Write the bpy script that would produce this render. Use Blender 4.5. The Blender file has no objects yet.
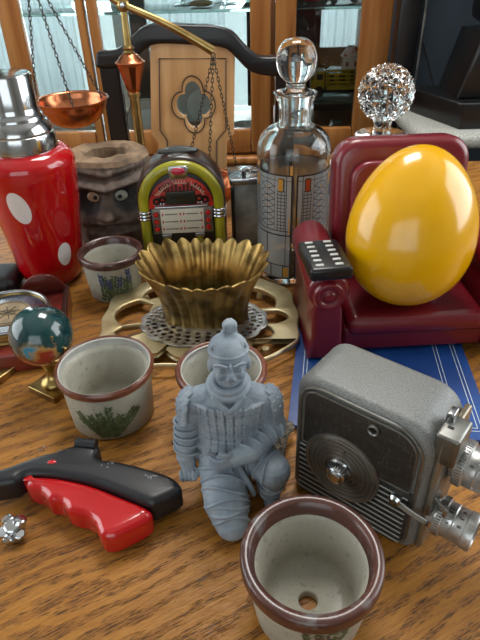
import bpy, bmesh, random
from math import *
from mathutils import Vector, Matrix, noise
random.seed(7)
SC = bpy.context.scene
COL = SC.collection
PI = pi
# ---------------------------------------------------------------- camera model (pin-hole over the table)
F, TH, CH, RO = 560.0, radians(34.5), 0.37, radians(1.7)
def ray(u, v):
    a = (u-240)/F; b = -(v-320)/F
    x = a*cos(RO)+b*sin(RO); y = -a*sin(RO)+b*cos(RO)
    return (x, cos(TH)+y*sin(TH), -sin(TH)+y*cos(TH))
def G(u, v, z=0.0):
    d = ray(u, v); t = (z-CH)/d[2]
    return Vector((d[0]*t, d[1]*t, z))
def Y(u, v, y):
    d = ray(u, v); t = y/d[1]
    return Vector((d[0]*t, y, CH+d[2]*t))
# ---------------------------------------------------------------- materials
def lin(h):
    if not isinstance(h, str): return (*h[:3], 1)
    h = h.lstrip('#'); o = []
    for i in (0, 2, 4):
        c = int(h[i:i+2], 16)/255
        o.append(c/12.92 if c <= .04045 else ((c+.055)/1.055)**2.4)
    return (*o, 1)
class NT:
    def __init__(s, name):
        s.m = bpy.data.materials.new(name); s.m.use_nodes = True
        s.n = s.m.node_tree.nodes; s.l = s.m.node_tree.links
        s.b = s.n['Principled BSDF']; s.tc = s.n.new('ShaderNodeTexCoord')
    def set(s, k, v):
        if hasattr(v, 'is_output') or isinstance(v, bpy.types.NodeSocket): s.l.new(v, s.b.inputs[k])
        else: s.b.inputs[k].default_value = v
    def lk(s, sock, v):
        if isinstance(v, bpy.types.NodeSocket): s.l.new(v, sock)
        elif v is not None: sock.default_value = v
    def noise(s, scale, detail=4, vec=None, rough=.5, dist=0):
        n = s.n.new('ShaderNodeTexNoise'); n.inputs['Scale'].default_value = scale
        n.inputs['Detail'].default_value = detail; n.inputs['Roughness'].default_value = rough
        n.inputs['Distortion'].default_value = dist
        s.l.new(vec or s.tc.outputs['Object'], n.inputs['Vector']); return n.outputs['Fac']
    def vor(s, scale, vec=None, feature='F1'):
        n = s.n.new('ShaderNodeTexVoronoi'); n.feature = feature; n.inputs['Scale'].default_value = scale
        s.l.new(vec or s.tc.outputs['Object'], n.inputs['Vector']); return n.outputs['Distance']
    def map(s, scale=(1,1,1), rot=(0,0,0), loc=(0,0,0), vec=None):
        n = s.n.new('ShaderNodeMapping'); n.inputs['Scale'].default_value = scale
        n.inputs['Rotation'].default_value = rot; n.inputs['Location'].default_value = loc
        s.l.new(vec or s.tc.outputs['Object'], n.inputs['Vector']); return n.outputs[0]
    def ramp(s, f, stops, mode='LINEAR'):
        n = s.n.new('ShaderNodeValToRGB'); n.color_ramp.interpolation = mode
        e = n.color_ramp.elements
        while len(e) < len(stops): e.new(.5)
        for i, (p, c) in enumerate(stops):
            e[i].position = p; e[i].color = lin(c) if isinstance(c, str) else ((c, c, c, 1) if not hasattr(c, '__len__') else (*c[:3], 1))
        s.l.new(f, n.inputs[0]); return n.outputs[0]
    def mix(s, f, a, b, mode='MIX'):
        n = s.n.new('ShaderNodeMix'); n.data_type = 'RGBA'; n.blend_type = mode
        s.lk(n.inputs[0], f)
        s.lk(n.inputs[6], lin(a) if isinstance(a, str) else a); s.lk(n.inputs[7], lin(b) if isinstance(b, str) else b)
        return n.outputs[2]
    def math(s, op, a, b=None):
        n = s.n.new('ShaderNodeMath'); n.operation = op; s.lk(n.inputs[0], a); s.lk(n.inputs[1], b); return n.outputs[0]
    def bump(s, h, strength=.3, dist=.001):
        n = s.n.new('ShaderNodeBump'); n.inputs['Strength'].default_value = strength
        n.inputs['Distance'].default_value = dist; s.l.new(h, n.inputs['Height'])
        s.l.new(n.outputs[0], s.b.inputs['Normal'])
def mat(name, col, rough=.5, metal=0, var=None, bump=None, coat=0, spec=None, trans=0, ior=1.5, alpha=None, sheen=0):
    """var=(scale, colour2, lo, hi)  bump=(scale, strength, dist)"""
    t = NT(name); t.set('Roughness', rough); t.set('Metallic', metal)
    if var:
        t.set('Base Color', t.mix(t.ramp(t.noise(var[0]), [(var[2], 0.0), (var[3], 1.0)]), col, var[1]))
    else:
        f = t.ramp(t.noise(40, 2), [(.3, .94), (.7, 1.0)])
        t.set('Base Color', t.mix(1.0, col, f, 'MULTIPLY'))
    if bump: t.bump(t.noise(bump[0], 5), bump[1], bump[2])
    t.set('Coat Weight', coat); t.set('Coat Roughness', .08)
    if spec is not None: t.set('Specular IOR Level', spec)
    t.set('IOR', ior); t.set('Transmission Weight', trans)
    if alpha is not None: t.set('Alpha', alpha)
    return t.m
# ---------------------------------------------------------------- mesh helpers
def tag(o, label=None, cat=None, group=None, kind=None):
    if label: o['label'] = label
    if cat: o['category'] = cat
    if group: o['group'] = group
    if kind: o['kind'] = kind
    return o
def thing(name, label, cat, loc=(0,0,0), rz=0, group=None):
    o = bpy.data.objects.new(name, None); COL.objects.link(o)
    o.location = loc; o.rotation_euler = (0, 0, rz); o.empty_display_size = .02
    return tag(o, label, cat, group)
def obj(name, bm, m, parent=None, smooth=40, loc=None, label=None):
    if isinstance(bm, bpy.types.Mesh): me = bm
    else:
        me = bpy.data.meshes.new(name); bm.to_mesh(me); bm.free()
    me.name = name
    me.materials.clear(); me.materials.append(m)
    if smooth is not None:
        b2 = bmesh.new(); b2.from_mesh(me)
        a = radians(smooth)
        for f in b2.faces: f.smooth = True
        for e in b2.edges:
            if len(e.link_faces) == 2 and e.calc_face_angle(0) > a: e.smooth = False
        b2.to_mesh(me); b2.free()
    o = bpy.data.objects.new(name, me); COL.objects.link(o)
    if parent: o.parent = parent
    if loc is not None: o.location = loc
    if label: o['label'] = label
    return o
def fix(bm):
    bmesh.ops.recalc_face_normals(bm, faces=bm.faces); return bm
def lathe(prof, n=64, bm=None, close=False, cap=False, M=None):
    bm = bm or bmesh.new(); rings = []; new = []
    for r, z in prof:
        if r < 1e-6:
            v = bm.verts.new((0, 0, z)); rings.append([v]); new.append(v)
        else:
            rg = [bm.verts.new((r*cos(2*PI*i/n), r*sin(2*PI*i/n), z)) for i in range(n)]
            rings.append(rg); new += rg
    pr = list(zip(rings[:-1], rings[1:]))
    if close: pr.append((rings[-1], rings[0]))
    for a, b in pr:
        for i in range(n):
            j = (i+1) % n
            if len(a) == 1 and len(b) == 1: continue
            if len(a) == 1: bm.faces.new((a[0], b[i], b[j]))
            elif len(b) == 1: bm.faces.new((a[i], a[j], b[0]))
            else: bm.faces.new((a[i], a[j], b[j], b[i]))
    if cap:
        for rg in (rings[0], rings[-1]):
            if len(rg) > 2: bm.faces.new(rg)
    if M is not None: bmesh.ops.transform(bm, matrix=M, verts=new)
    return fix(bm)
def smoothprof(pts, k=6):
    """Catmull-Rom through profile points"""
    out = []
    P = [pts[0]]+list(pts)+[pts[-1]]
    for i in range(1, len(P)-2):
        p0, p1, p2, p3 = [Vector(p) for p in P[i-1:i+3]]
        for j in range(k):
            t = j/k
            out.append(tuple(.5*((2*p1)+(p2-p0)*t+(2*p0-5*p1+4*p2-p3)*t*t+(3*p1-p0-3*p2+p3)*t**3)))
    out.append(tuple(pts[-1])); return [tuple([max(q[0], 0.0)]+list(q[1:])) if len(q) == 2 else q for q in out]
def box(c, s, bev=0, seg=3, bm=None, M=None):
    b = bmesh.new(); bmesh.ops.create_cube(b, size=1)
    bmesh.ops.scale(b, vec=s, verts=b.verts)
    if bev: bmesh.ops.bevel(b, geom=b.edges[:], offset=bev, segments=seg, profile=.5, affect='EDGES')
    bmesh.ops.translate(b, vec=c, verts=b.verts)
    if M is not None: bmesh.ops.transform(b, matrix=M, verts=b.verts)
    return join(bm, b)
def join(bm, b):
    if bm is None: return b
    me = bpy.data.meshes.new('t'); b.to_mesh(me); b.free(); bm.from_mesh(me); bpy.data.meshes.remove(me)
    return bm
def ball(c, r, bm=None, seg=24, M=None):
    b = bmesh.new(); bmesh.ops.create_uvsphere(b, u_segments=seg, v_segments=seg//2, radius=1)
    bmesh.ops.scale(b, vec=r if hasattr(r, '__len__') else (r, r, r), verts=b.verts)
    if M is not None: bmesh.ops.transform(b, matrix=M, verts=b.verts)
    bmesh.ops.translate(b, vec=c, verts=b.verts)
    return join(bm, b)
def tube(pts, r, n=10, bm=None, closed=False, caps=True):
    b = bm or bmesh.new(); pts = [Vector(p) for p in pts]; N = len(pts)
    rr = r if hasattr(r, '__len__') else [r]*N
    rings = []; up = None
    for i, p in enumerate(pts):
        if closed: d = pts[(i+1) % N]-pts[i-1]
        else: d = pts[min(i+1, N-1)]-pts[max(i-1, 0)]
        d.normalize()
        if up is None:
            up = Vector((0, 0, 1)) if abs(d.z) < .9 else Vector((1, 0, 0))
        s = d.cross(up); s.normalize(); up = s.cross(d); up.normalize()
        rings.append([b.verts.new(p+(s*cos(2*PI*k/n)+up*sin(2*PI*k/n))*rr[i]) for k in range(n)])
    pr = list(zip(rings[:-1], rings[1:]))
    if closed: pr.append((rings[-1], rings[0]))
    for a, c in pr:
        for k in range(n): b.faces.new((a[k], a[(k+1) % n], c[(k+1) % n], c[k]))
    if caps and not closed:
        b.faces.new(rings[0][::-1]); b.faces.new(rings[-1])
    return b
def spl(pts, k=6):
    out = []; P = [Vector(p) for p in pts]; P = [P[0]]+P+[P[-1]]
    for i in range(1, len(P)-2):
        p0, p1, p2, p3 = P[i-1:i+3]
        for j in range(k):
            t = j/k
            out.append(.5*((2*p1)+(p2-p0)*t+(2*p0-5*p1+4*p2-p3)*t*t+(3*p1-p0-3*p2+p3)*t**3))
    out.append(P[-1]); return out
def cspl(pts, k=6):
    P = [Vector(p) for p in pts]; N = len(P); out = []
    for i in range(N):
        p0, p1, p2, p3 = P[i-1], P[i], P[(i+1) % N], P[(i+2) % N]
        for j in range(k):
            t = j/k
            out.append(.5*((2*p1)+(p2-p0)*t+(2*p0-5*p1+4*p2-p3)*t*t+(3*p1-p0-3*p2+p3)*t**3))
    return out
def flat(polys, depth, bevel=0, res=2, bm=None, M=None):
    """2-D outlines (first outer, others holes) extruded to z 0..depth"""
    cu = bpy.data.curves.new('t', 'CURVE'); cu.dimensions = '2D'; cu.fill_mode = 'BOTH'
    for pl in polys:
        s = cu.splines.new('POLY'); s.points.add(len(pl)-1)
        for i, p in enumerate(pl): s.points[i].co = (p[0], p[1], 0, 1)
        s.use_cyclic_u = True
    cu.extrude = max(depth/2-bevel, 0); cu.bevel_depth = bevel; cu.bevel_resolution = res; cu.offset = -bevel
    o = bpy.data.objects.new('t', cu); me = bpy.data.meshes.new_from_object(o)
    b = bmesh.new(); b.from_mesh(me); bpy.data.objects.remove(o); bpy.data.meshes.remove(me); bpy.data.curves.remove(cu)
    bmesh.ops.remove_doubles(b, verts=b.verts, dist=1e-6)
    bmesh.ops.translate(b, vec=(0, 0, depth/2), verts=b.verts)
    if M is not None: bmesh.ops.transform(b, matrix=M, verts=b.verts)
    return join(bm, b)
def text(s, size, M=None, bm=None, ex=.0002):
    cu = bpy.data.curves.new('t', 'FONT'); cu.body = s; cu.size = size; cu.align_x = 'CENTER'; cu.align_y = 'CENTER'; cu.extrude = ex; cu.resolution_u = 3
    o = bpy.data.objects.new('t', cu); me = bpy.data.meshes.new_from_object(o)
    b = bmesh.new(); b.from_mesh(me); bpy.data.objects.remove(o); bpy.data.meshes.remove(me); bpy.data.curves.remove(cu)
    if M is not None: bmesh.ops.transform(b, matrix=M, verts=b.verts)
    return join(bm, b)
def remesh(bm, vox, smooth=4, fac=.5):
    me = bpy.data.meshes.new('r'); bm.to_mesh(me); bm.free()
    o = bpy.data.objects.new('r', me); COL.objects.link(o)
    md = o.modifiers.new('r', 'REMESH'); md.mode = 'VOXEL'; md.voxel_size = vox
    if smooth:
        s = o.modifiers.new('s', 'SMOOTH'); s.iterations = smooth; s.factor = fac
    dg = bpy.context.evaluated_depsgraph_get()
    nm = bpy.data.meshes.new_from_object(o.evaluated_get(dg))
    bpy.data.objects.remove(o); bpy.data.meshes.remove(me); return nm
def rrect(w, h, r, n=6, cx=0, cy=0):
    out = []
    for sx, sy, a0 in ((1, 1, 0), (-1, 1, 90), (-1, -1, 180), (1, -1, 270)):
        for i in range(n+1):
            a = radians(a0+90*i/n); out.append((cx+sx*(w/2-r)+r*cos(a), cy+sy*(h/2-r)+r*sin(a)))
    return out
def circ(r, n=40, cx=0, cy=0, ry=None):
    return [(cx+r*cos(2*PI*i/n), cy+(ry or r)*sin(2*PI*i/n)) for i in range(n)]
def RX(a): return Matrix.Rotation(a, 4, 'X')
def RY(a): return Matrix.Rotation(a, 4, 'Y')
def RZ(a): return Matrix.Rotation(a, 4, 'Z')
def T(*v): return Matrix.Translation(v[0] if len(v) == 1 else v)
def copy_tree(o, parent=None):
    c = o.copy(); COL.objects.link(c)
    if parent: c.parent = parent
    for ch in [x for x in COL.objects if x.parent == o]: copy_tree(ch, c)
    return c
# ---------------------------------------------------------------- palette
def oak():
    t = NT('oak_top')
    v = t.map((1, 1, 1), (0, 0, radians(-27)))
    big = t.noise(1.6, 3, t.map((2.2, 12, 1), vec=v), .5, .6)
    w = t.n.new('ShaderNodeTexWave'); w.wave_type = 'BANDS'; w.bands_direction = 'Y'
    w.inputs['Scale'].default_value = 4.2; w.inputs['Distortion'].default_value = 10; w.inputs['Detail'].default_value = 4
    w.inputs['Detail Scale'].default_value = 1.6; w.inputs['Detail Roughness'].default_value = .6
    t.l.new(t.map((1.6, 5, 1), vec=v), w.inputs['Vector'])
    pores = t.noise(1, 4, t.map((110, 1300, 1), vec=v), .7)
    pores2 = t.noise(1, 3, t.map((60, 760, 1), vec=v, loc=(3, 1, 0)), .65)
    fib = t.noise(1, 4, t.map((24, 420, 1), vec=v), .6)
    band = t.ramp(w.outputs['Fac'], [(.0, 1.0), (.28, .45), (.6, .0)])
    base = t.mix(t.ramp(big, [(.3, 0.0), (.7, 1.0)]), '#875519', '#a56d29')
    base = t.mix(t.ramp(fib, [(.35, .0), (.7, .45)]), base, '#bb873d')
    base = t.mix(t.math('MULTIPLY', band, .40), base, '#6b3e16')
    p1 = t.ramp(pores, [(.39, 1.0), (.48, 0.0)])
    p2 = t.ramp(pores2, [(.40, 1.0), (.48, 0.0)])
    pm = t.math('MULTIPLY', t.math('MAXIMUM', p1, p2), t.ramp(band, [(.02, .30), (.4, 1.0)]))
    base = t.mix(t.math('MULTIPLY', pm, .85), base, '#2f1b0c')
    fleck = t.ramp(t.vor(110), [(.035, 1.0), (.07, 0.0)])
    base = t.mix(t.math('MULTIPLY', fleck, .6), base, '#2c190c')
    t.set('Base Color', base); t.set('Roughness', .42); t.set('Specular IOR Level', .28)
    t.bump(t.math('SUBTRACT', 1.0, pm), .35, .0006)
    return t.m
def thin_glass(name, tint='#f2f7f7', k=1.0):
    t = NT(name); t.n.remove(t.b)
    tr = t.n.new('ShaderNodeBsdfTransparent'); tr.inputs[0].default_value = lin(tint)
    gl = t.n.new('ShaderNodeBsdfGlossy'); gl.inputs['Roughness'].default_value = .01
    fr = t.n.new('ShaderNodeFresnel'); fr.inputs[0].default_value = 1.5
    mx = t.n.new('ShaderNodeMixShader'); t.l.new(t.math('MULTIPLY', fr.outputs[0], k), mx.inputs[0])
    t.l.new(tr.outputs[0], mx.inputs[1]); t.l.new(gl.outputs[0], mx.inputs[2])
    t.l.new(mx.outputs[0], t.n['Material Output'].inputs[0]); return t.m
def wood(name, a, b, rough=.35, axis='Z'):
    t = NT(name); sc = {'Z': (38, 38, 2.5), 'X': (2.5, 38, 38), 'Y': (38, 2.5, 38)}[axis]
    f = t.noise(1, 5, t.map(sc), .6, .4)
    t.set('Base Color', t.mix(t.ramp(f, [(.32, 0.0), (.68, 1.0)]), a, b)); t.set('Roughness', rough)
    t.bump(f, .15, .001); return t.m
def stoneware(name, a, b, speck, amount=.09):
    t = NT(name)
    c = t.mix(t.ramp(t.noise(30, 4), [(.35, 0.0), (.65, 1.0)]), a, b)
    s = t.ramp(t.vor(420), [(amount, 1.0), (amount+.06, 0.0)])
    s2 = t.ramp(t.noise(160, 3), [(.62, 0.0), (.70, 1.0)])
    c = t.mix(t.math('MULTIPLY', s2, .35), c, speck)
    c = t.mix(t.math('MULTIPLY', s, .8), c, speck)
    t.set('Base Color', c); t.set('Roughness', .38); t.bump(t.noise(90, 3), .12, .001); return t.m
def rimglaze(name, a, b, c3):
    t = NT(name)
    c = t.mix(t.ramp(t.noise(25, 4), [(.35, 0.0), (.62, 1.0)]), a, b)
    c = t.mix(t.ramp(t.noise(70, 5), [(.56, 0.0), (.68, .8)]), c, c3)
    t.set('Base Color', c); t.set('Roughness', .28); t.set('Coat Weight', .15); t.bump(t.noise(120, 3), .2, .001); return t.m
M = {}
M['oak'] = oak()
M['cab_oak'] = wood('cabinet_oak', '#8a5225', '#b57c43')
M['splat_oak'] = wood('splat_oak', '#b08453', '#cda474', .42)
M['black_paint'] = mat('black_paint', '#0d0d10', .33, bump=(60, .1, .001))
M['brass'] = mat('brass', '#b39a63', .28, 1, var=(35, '#8c7444', .4, .65), bump=(90, .08, .001))
M['old_brass'] = mat('old_brass', '#ad9058', .36, 1, var=(45, '#6b5734', .42, .62), bump=(80, .2, .001))
M['copper'] = mat('copper', '#c67f5a', .24, 1, var=(12, '#a86440', .4, .7))
M['chrome'] = mat('chrome', '#b9bcbf', .14, 1)
M['silver_paint'] = mat('silver_paint', '#b4b4ae', .4, .2)
M['silver'] = mat('tarnished_silver', '#c2c2c0', .34, .8, var=(80, '#8f8f8f', .4, .65))
M['steel'] = mat('steel', '#a9abad', .26, 1, var=(60, '#85878a', .4, .7))
M['dull_steel'] = mat('dull_steel', '#8b8c88', .42, 1, var=(50, '#66665f', .4, .7))
M['dark_iron'] = mat('dark_iron', '#4a4640', .4, .9)
M['glass'] = mat('clear_glass', '#f4f8f8', .0, trans=1, ior=1.46)
M['black_plastic'] = mat('black_plastic', '#0c0d0f', .3, bump=(300, .05, .0005))
M['white'] = mat('white_china', '#e6e6e2', .25)
M['pane'] = thin_glass('window_pane')
# ================================================================ setting
def struct(name, bm, m, parent=None, smooth=None):
    o = obj(name, bm, m, parent, smooth)
    if parent is None: o['kind'] = 'structure'
    return o
FZ, CZ = -.75, 1.75
XL, XR, YF, YB = -1.75, 1.6, -1.7, 2.05
wallm = mat('wall_paint', '#b9b6ae', .9, bump=(200, .1, .001))
darkwall = mat('wall_paint_blue', '#4d565f', .9, bump=(200, .1, .001))
floorm = wood('floor_boards', '#3b2818', '#55391f', .5, 'Y')
struct('floor', box(((XL+XR)/2, (YF+YB)/2, FZ-.05), (XR-XL+.2, YB-YF+.2, .1)), floorm)
struct('ceiling', box(((XL+XR)/2, (YF+YB)/2, CZ+.05), (XR-XL+.2, YB-YF+.2, .1)), mat('ceiling_paint', '#d8d6d0', .95))
def wall_win(name, wname, n, axis, pos, lo, hi, w0, w1, z0, z1, sgn):
    bm = bmesh.new()
    def seg(a0, a1, za, zb, m=None, thick=.1, off=.05):
        c = (a0+a1)/2; l = a1-a0
        if axis == 'x': return box((pos+sgn*off, c, (za+zb)/2), (thick, l, zb-za), bm=m)
        return box((c, pos+sgn*off, (za+zb)/2), (l, thick, zb-za), bm=m)
    for a in ((lo, w0, FZ, CZ), (w1, hi, FZ, CZ), (w0, w1, FZ, z0), (w0, w1, z1, CZ)): seg(*a, m=bm)
    struct(name, bm, wallm)
    b = bmesh.new(); k = .05
    for a in ((w0, w0+k, z0, z1), (w1-k, w1, z0, z1), (w0, w1, z0, z0+k), (w0, w1, z1-k, z1), ((w0+w1)/2-.02, (w0+w1)/2+.02, z0, z1), (w0, w1, (z0+z1)/2-.015, (z0+z1)/2+.015)):
        seg(*a, m=b, thick=.05, off=.03)
    wn = struct(wname, b, mat('window_white', '#dcdad4', .5))
    struct('pane', seg(w0+k, w1-k, z0+k, z1-k, thick=.004, off=.03), M['pane'], wn)
wall_win('wall_front', 'window_1', 1, 'y', YF, XL, XR, -1.3, .5, .1, 1.45, -1)
wall_win('wall_left', 'window_2', 2, 'x', XL, YF, YB, -.2, 1.3, .05, 1.45, -1)
wall_win('wall_back', 'window_4', 4, 'y', YB, XL, XR, -1.25, .52, -.25, 1.5, 1)
bpy.data.objects['wall_back'].data.materials[0] = darkwall
wall_win('wall_right', 'window_3', 3, 'x', XR, YF, YB, -.1, 1.3, .15, 1.5, 1)
# ---------------------------------------------------------------- table
t = thing('dining_table', 'oak table top covered with the ornaments, with strong dark grain', 'table', (0, 0, 0))
TA = 1.06
b = box((-.05, TA/2-.12, -.016), (1.9, TA+.24, .032), .006, 3)
obj('tabletop', b, M['oak'], t, 60)
obj('apron', box((-.05, TA/2-.12, -.07), (1.7, TA+.06, .07), .003), M['cab_oak'], t)
for sx in (-.85, .75):
    for sy in (-.17, TA-.07):
        obj('leg', lathe([(.02, FZ), (.03, FZ+.05), (.026, -.35), (.036, -.2), (.032, -.12), (.04, -.1), (.04, -.04)], 20, cap=True, M=T(sx, sy, 0)), M['cab_oak'], t)
cur = NT('reflection_curtain'); cur.n.remove(cur.b)
d1 = cur.n.new('ShaderNodeBsdfDiffuse'); d1.inputs[0].default_value = lin('#d3d4d4')
d2 = cur.n.new('ShaderNodeBsdfTranslucent'); d2.inputs[0].default_value = lin('#ced3d6')
m1 = cur.n.new('ShaderNodeMixShader'); m1.inputs[0].default_value = .5
cur.l.new(d1.outputs[0], m1.inputs[1]); cur.l.new(d2.outputs[0], m1.inputs[2]); cur.l.new(m1.outputs[0], cur.n['Material Output'].inputs[0])
def curtain(label, xa, xb):  # pale sheets added in place of blurry reflections in the cabinet glass
    b = bmesh.new(); n = 120; rows = []
    for z in (-.32, .2, .8, 1.5):
        rows.append([b.verts.new((xa+(xb-xa)*i/n, YB-.032+.006*sin(i*.42)+.003*sin(i*1.1+z), z)) for i in range(n+1)])
    for p, q in zip(rows[:-1], rows[1:]):
        for i in range(n): b.faces.new((p[i], p[i+1], q[i+1], q[i]))
    o = obj('reflection_curtain', b, cur.m, None, 180); return tag(o, label, 'curtain')
curtain('pale sheer curtain standing in for reflections in the left cabinet door', -.86, -.50)
curtain('pale sheer curtain standing in for reflections behind the chair back', -.30, -.02)
curtain('pale sheer curtain standing in for reflections behind the toys in the right cabinet bay', .20, .50)
# ---------------------------------------------------------------- dining chair behind the table
t = thing('dining_chair', 'black dining chair with pale oak splat pierced by a quatrefoil, behind table', 'chair', (-.085, 1.17, FZ))
cy0 = -FZ
def W(u, v, y=1.15): q = Y(u, v, y); return (q.x+.085, q.z-FZ)
top = [W(*p) for p in ((98, 58), (100, 50), (118, 48), (130, 38), (145, 25), (165, 22), (190, 23), (215, 24), (232, 30), (244, 43), (256, 53), (268, 55), (292, 54), (294, 60))]
bot = [W(*p) for p in ((294, 72), (280, 74), (262, 73), (248, 68), (236, 56), (226, 47), (210, 44), (190, 43), (165, 42), (152, 44), (142, 52), (130, 60), (120, 66), (100, 66))]
MX = Matrix(((1, 0, 0, 0), (0, 0, 1, 0), (0, 1, 0, 0), (0, 0, 0, 1)))
b = flat([[q[:2] for q in cspl([(x, z, 0) for x, z in top+bot], 3)]], .03, .006, 3, M=T(0, -.045, 0)@MX)
obj('crest_rail', b, M['black_paint'], t, 50)
for px in (110, 285):
    x = W(px, 62)[0]
    z1 = W(px, 62)[1]
    b = bmesh.new()
    pts = [(x, -.028, z1), (x, -.02, .60), (x, 0, .42), (x, .0, .2), (x, .03, 0)]
    P5 = spl(pts, 5)
    prev = None; rows = []
    for q in P5:
        rows.append([b.verts.new((q.x+sx*.018, q.y+sy*.012, q.z)) for sx, sy in ((-1, -1), (1, -1), (1, 1), (-1, 1))])
    for A_, B_ in zip(rows[:-1], rows[1:]):
        for k in range(4): b.faces.new((A_[k], A_[(k+1) % 4], B_[(k+1) % 4], B_[k]))
    b.faces.new(rows[0]); b.faces.new(rows[-1]); fix(b)
    bmesh.ops.bevel(b, geom=[e for e in b.edges if abs((e.verts[0].co-e.verts[1].co).z) > .01], offset=.004, segments=2, affect='EDGES')
    obj('back_post', b, M['black_paint'], t)
sp = [W(*p) for p in ((151, 40), (235, 40), (234, 131), (227, 140), (226, 205), (160, 205), (159, 141), (152, 131))]
qc = W(194, 103); r = .0235
quat = []
for i in range(128):
    a = 2*PI*i/128
    ph = (a+PI/4) % (PI/2)-PI/4; rr = .0195*cos(ph)+sqrt(.0175**2-(.0195*sin(ph))**2)
    quat.append((qc[0]+rr*cos(a)*.90, qc[1]+rr*sin(a)*1.16))
b = flat([sp, quat], .012, .0008, 1, M=T(0, -.036, 0)@MX)
so = obj('splat', b, M['splat_oak'], t, 30)
def ringline(pts, name='inlay_line', w=.0012, y=-.0375):
    return obj(name, tube([(p[0], y, p[1]) for p in pts], w, 6, closed=True), mat('dark_inlay', '#2a1a10', .5) if 'dark_inlay' not in bpy.data.materials else bpy.data.materials['dark_inlay'], so)
ringline([((q[0]-qc[0])*1.26+qc[0], (q[1]-qc[1])*1.24+qc[1]) for q in quat])
ringline([W(*p) for p in ((160, 57), (226, 57), (226, 128), (217, 138), (217, 200), (168, 200), (168, 138), (161, 128))])
obj('seat_pad', box((0, -.19, .46), (.44, .42, .05), .02), mat('seat_cloth', '#2a2622', .9), t)
obj('seat_frame', box((0, -.19, .42), (.42, .40, .04), .004), M['black_paint'], t)
for sx in (-.19, .19): obj('leg', box((sx, -.37, .205), (.035, .035, .41), .004), M['black_paint'], t)
# ---------------------------------------------------------------- china cabinet
ct = thing('china_cabinet', 'large oak china cabinet with glass doors along the back', 'cabinet', (0, 1.55, FZ), radians(-2.5))
def cx(u, v=60): return Y(u, v, 1.55).x
gz0, gz1 = -.09-FZ, 1.2-FZ
b = box((-.11, .19, .34), (1.36, .38, .60), .004)
obj('base_unit', b, M['cab_oak'], ct)
ms = M['cab_oak']
def stile(u0, u1, z0=gz0-.03, z1=gz1, y0=-.012, nm='door_stile', m=None):
    x0, x1 = cx(u0), cx(u1)
    o = obj(nm, box(((x0+x1)/2, y0, (z0+z1)/2), (x1-x0-.003, .03, z1-z0), .005, 2), m or ms, ct); return o
for a in ((8, 30), (84, 93), (94.5, 105), (250, 271), (274, 295), (355, 385)): stile(*a)
obj('cabinet_side', box((cx(385)-.012, .19, (gz0+gz1)/2), (.024, .36, gz1-gz0)), ms, ct)
obj('cabinet_side', box((-.775, .19, (gz0+gz1)/2), (.024, .36, gz1-gz0)), ms, ct)
x0, x1 = -.78, cx(385)
obj('cornice', box(((x0+x1)/2, .18, gz1+.02), (x1-x0+.06, .40, .06), .01), ms, ct)
obj('cabinet_floor', box(((x0+x1)/2, .19, gz0-.07), (x1-x0, .36, .02)), ms, ct)
for ua, ub in ((-60, 8), (30, 84), (105, 250), (295, 355)):
    xa, xb = cx(ua), cx(ub)
    obj('door_rail', box(((xa+xb)/2, -.01, gz0-.002), (xb-xa, .026, .062), .004, 2), ms, ct)
    obj('glass_pane', box(((xa+xb)/2, -.004, (gz0+gz1)/2), (xb-xa, .003, gz1-gz0)), M['pane'], ct)
obj('bottom_moulding', box(((x0+x1)/2, -.02, gz0-.05), (x1-x0, .04, .02), .006), ms, ct)
obj('back_pane', box(((cx(272)+x0)/2, .36, (gz0+gz1)/2), (cx(272)-x0, .004, gz1-gz0)), M['pane'], ct, label='clear glass back')
for u_ in (127, 252): obj('back_stile', box((cx(u_)*1.12, .362, (gz0+gz1)/2), (.05, .02, gz1-gz0)), mat('dark_back_stile', '#3b3632', .5) if u_ == 127 else bpy.data.materials['dark_back_stile'], ct, label='dark back stile')
xs_, zs_ = Y(312, 30, 1.9).x, Y(330, 47, 1.9).z-FZ
dbk = mat('dark_back', '#4a4039', .6)
obj('back_panel', box(((cx(272)+xs_)/2+.01, .36, (gz0+gz1)/2), (xs_-cx(272), .01, gz1-gz0)), dbk, ct, label='dark brown back panel')
obj('back_panel', box(((xs_+x1)/2+.01, .36, (gz0+zs_)/2-.03), (x1-xs_+.02, .01, zs_-gz0+.06)), dbk, ct, label='dark brown lower back panel')
obj('back_pane', box(((xs_+x1)/2+.01, .36, (zs_+gz1)/2), (x1-xs_+.02, .004, gz1-zs_)), M['pane'], ct, label='clear glass back')  # glass opening added to stand in for this bay's bright reflections
obj('divider', box((cx(272), .18, (gz0+gz1)/2), (.012, .33, gz1-gz0)), ms, ct)
gsh = mat('shelf_glass', '#b9d6cf', .02, trans=.85, ior=1.45)
SH1 = .215-FZ
for xa, xb in ((x0+.02, cx(272)-.01), (cx(272)+.01, x1-.03)):
    obj('glass_shelf', box(((xa+xb)/2, .19, SH1), (xb-xa, .3, .007), .002), gsh, ct)
    obj('glass_shelf', box(((xa+xb)/2, .19, SH1+.3), (xb-xa, .3, .007), .002), gsh, ct)
CR = RZ(radians(-2.5))
def cab(x, y, z): # cabinet local to world
    q = CR@Vector((x, y, z)); return Vector((q.x, q.y+1.55, q.z+FZ))
fl = gz0-.06
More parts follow.
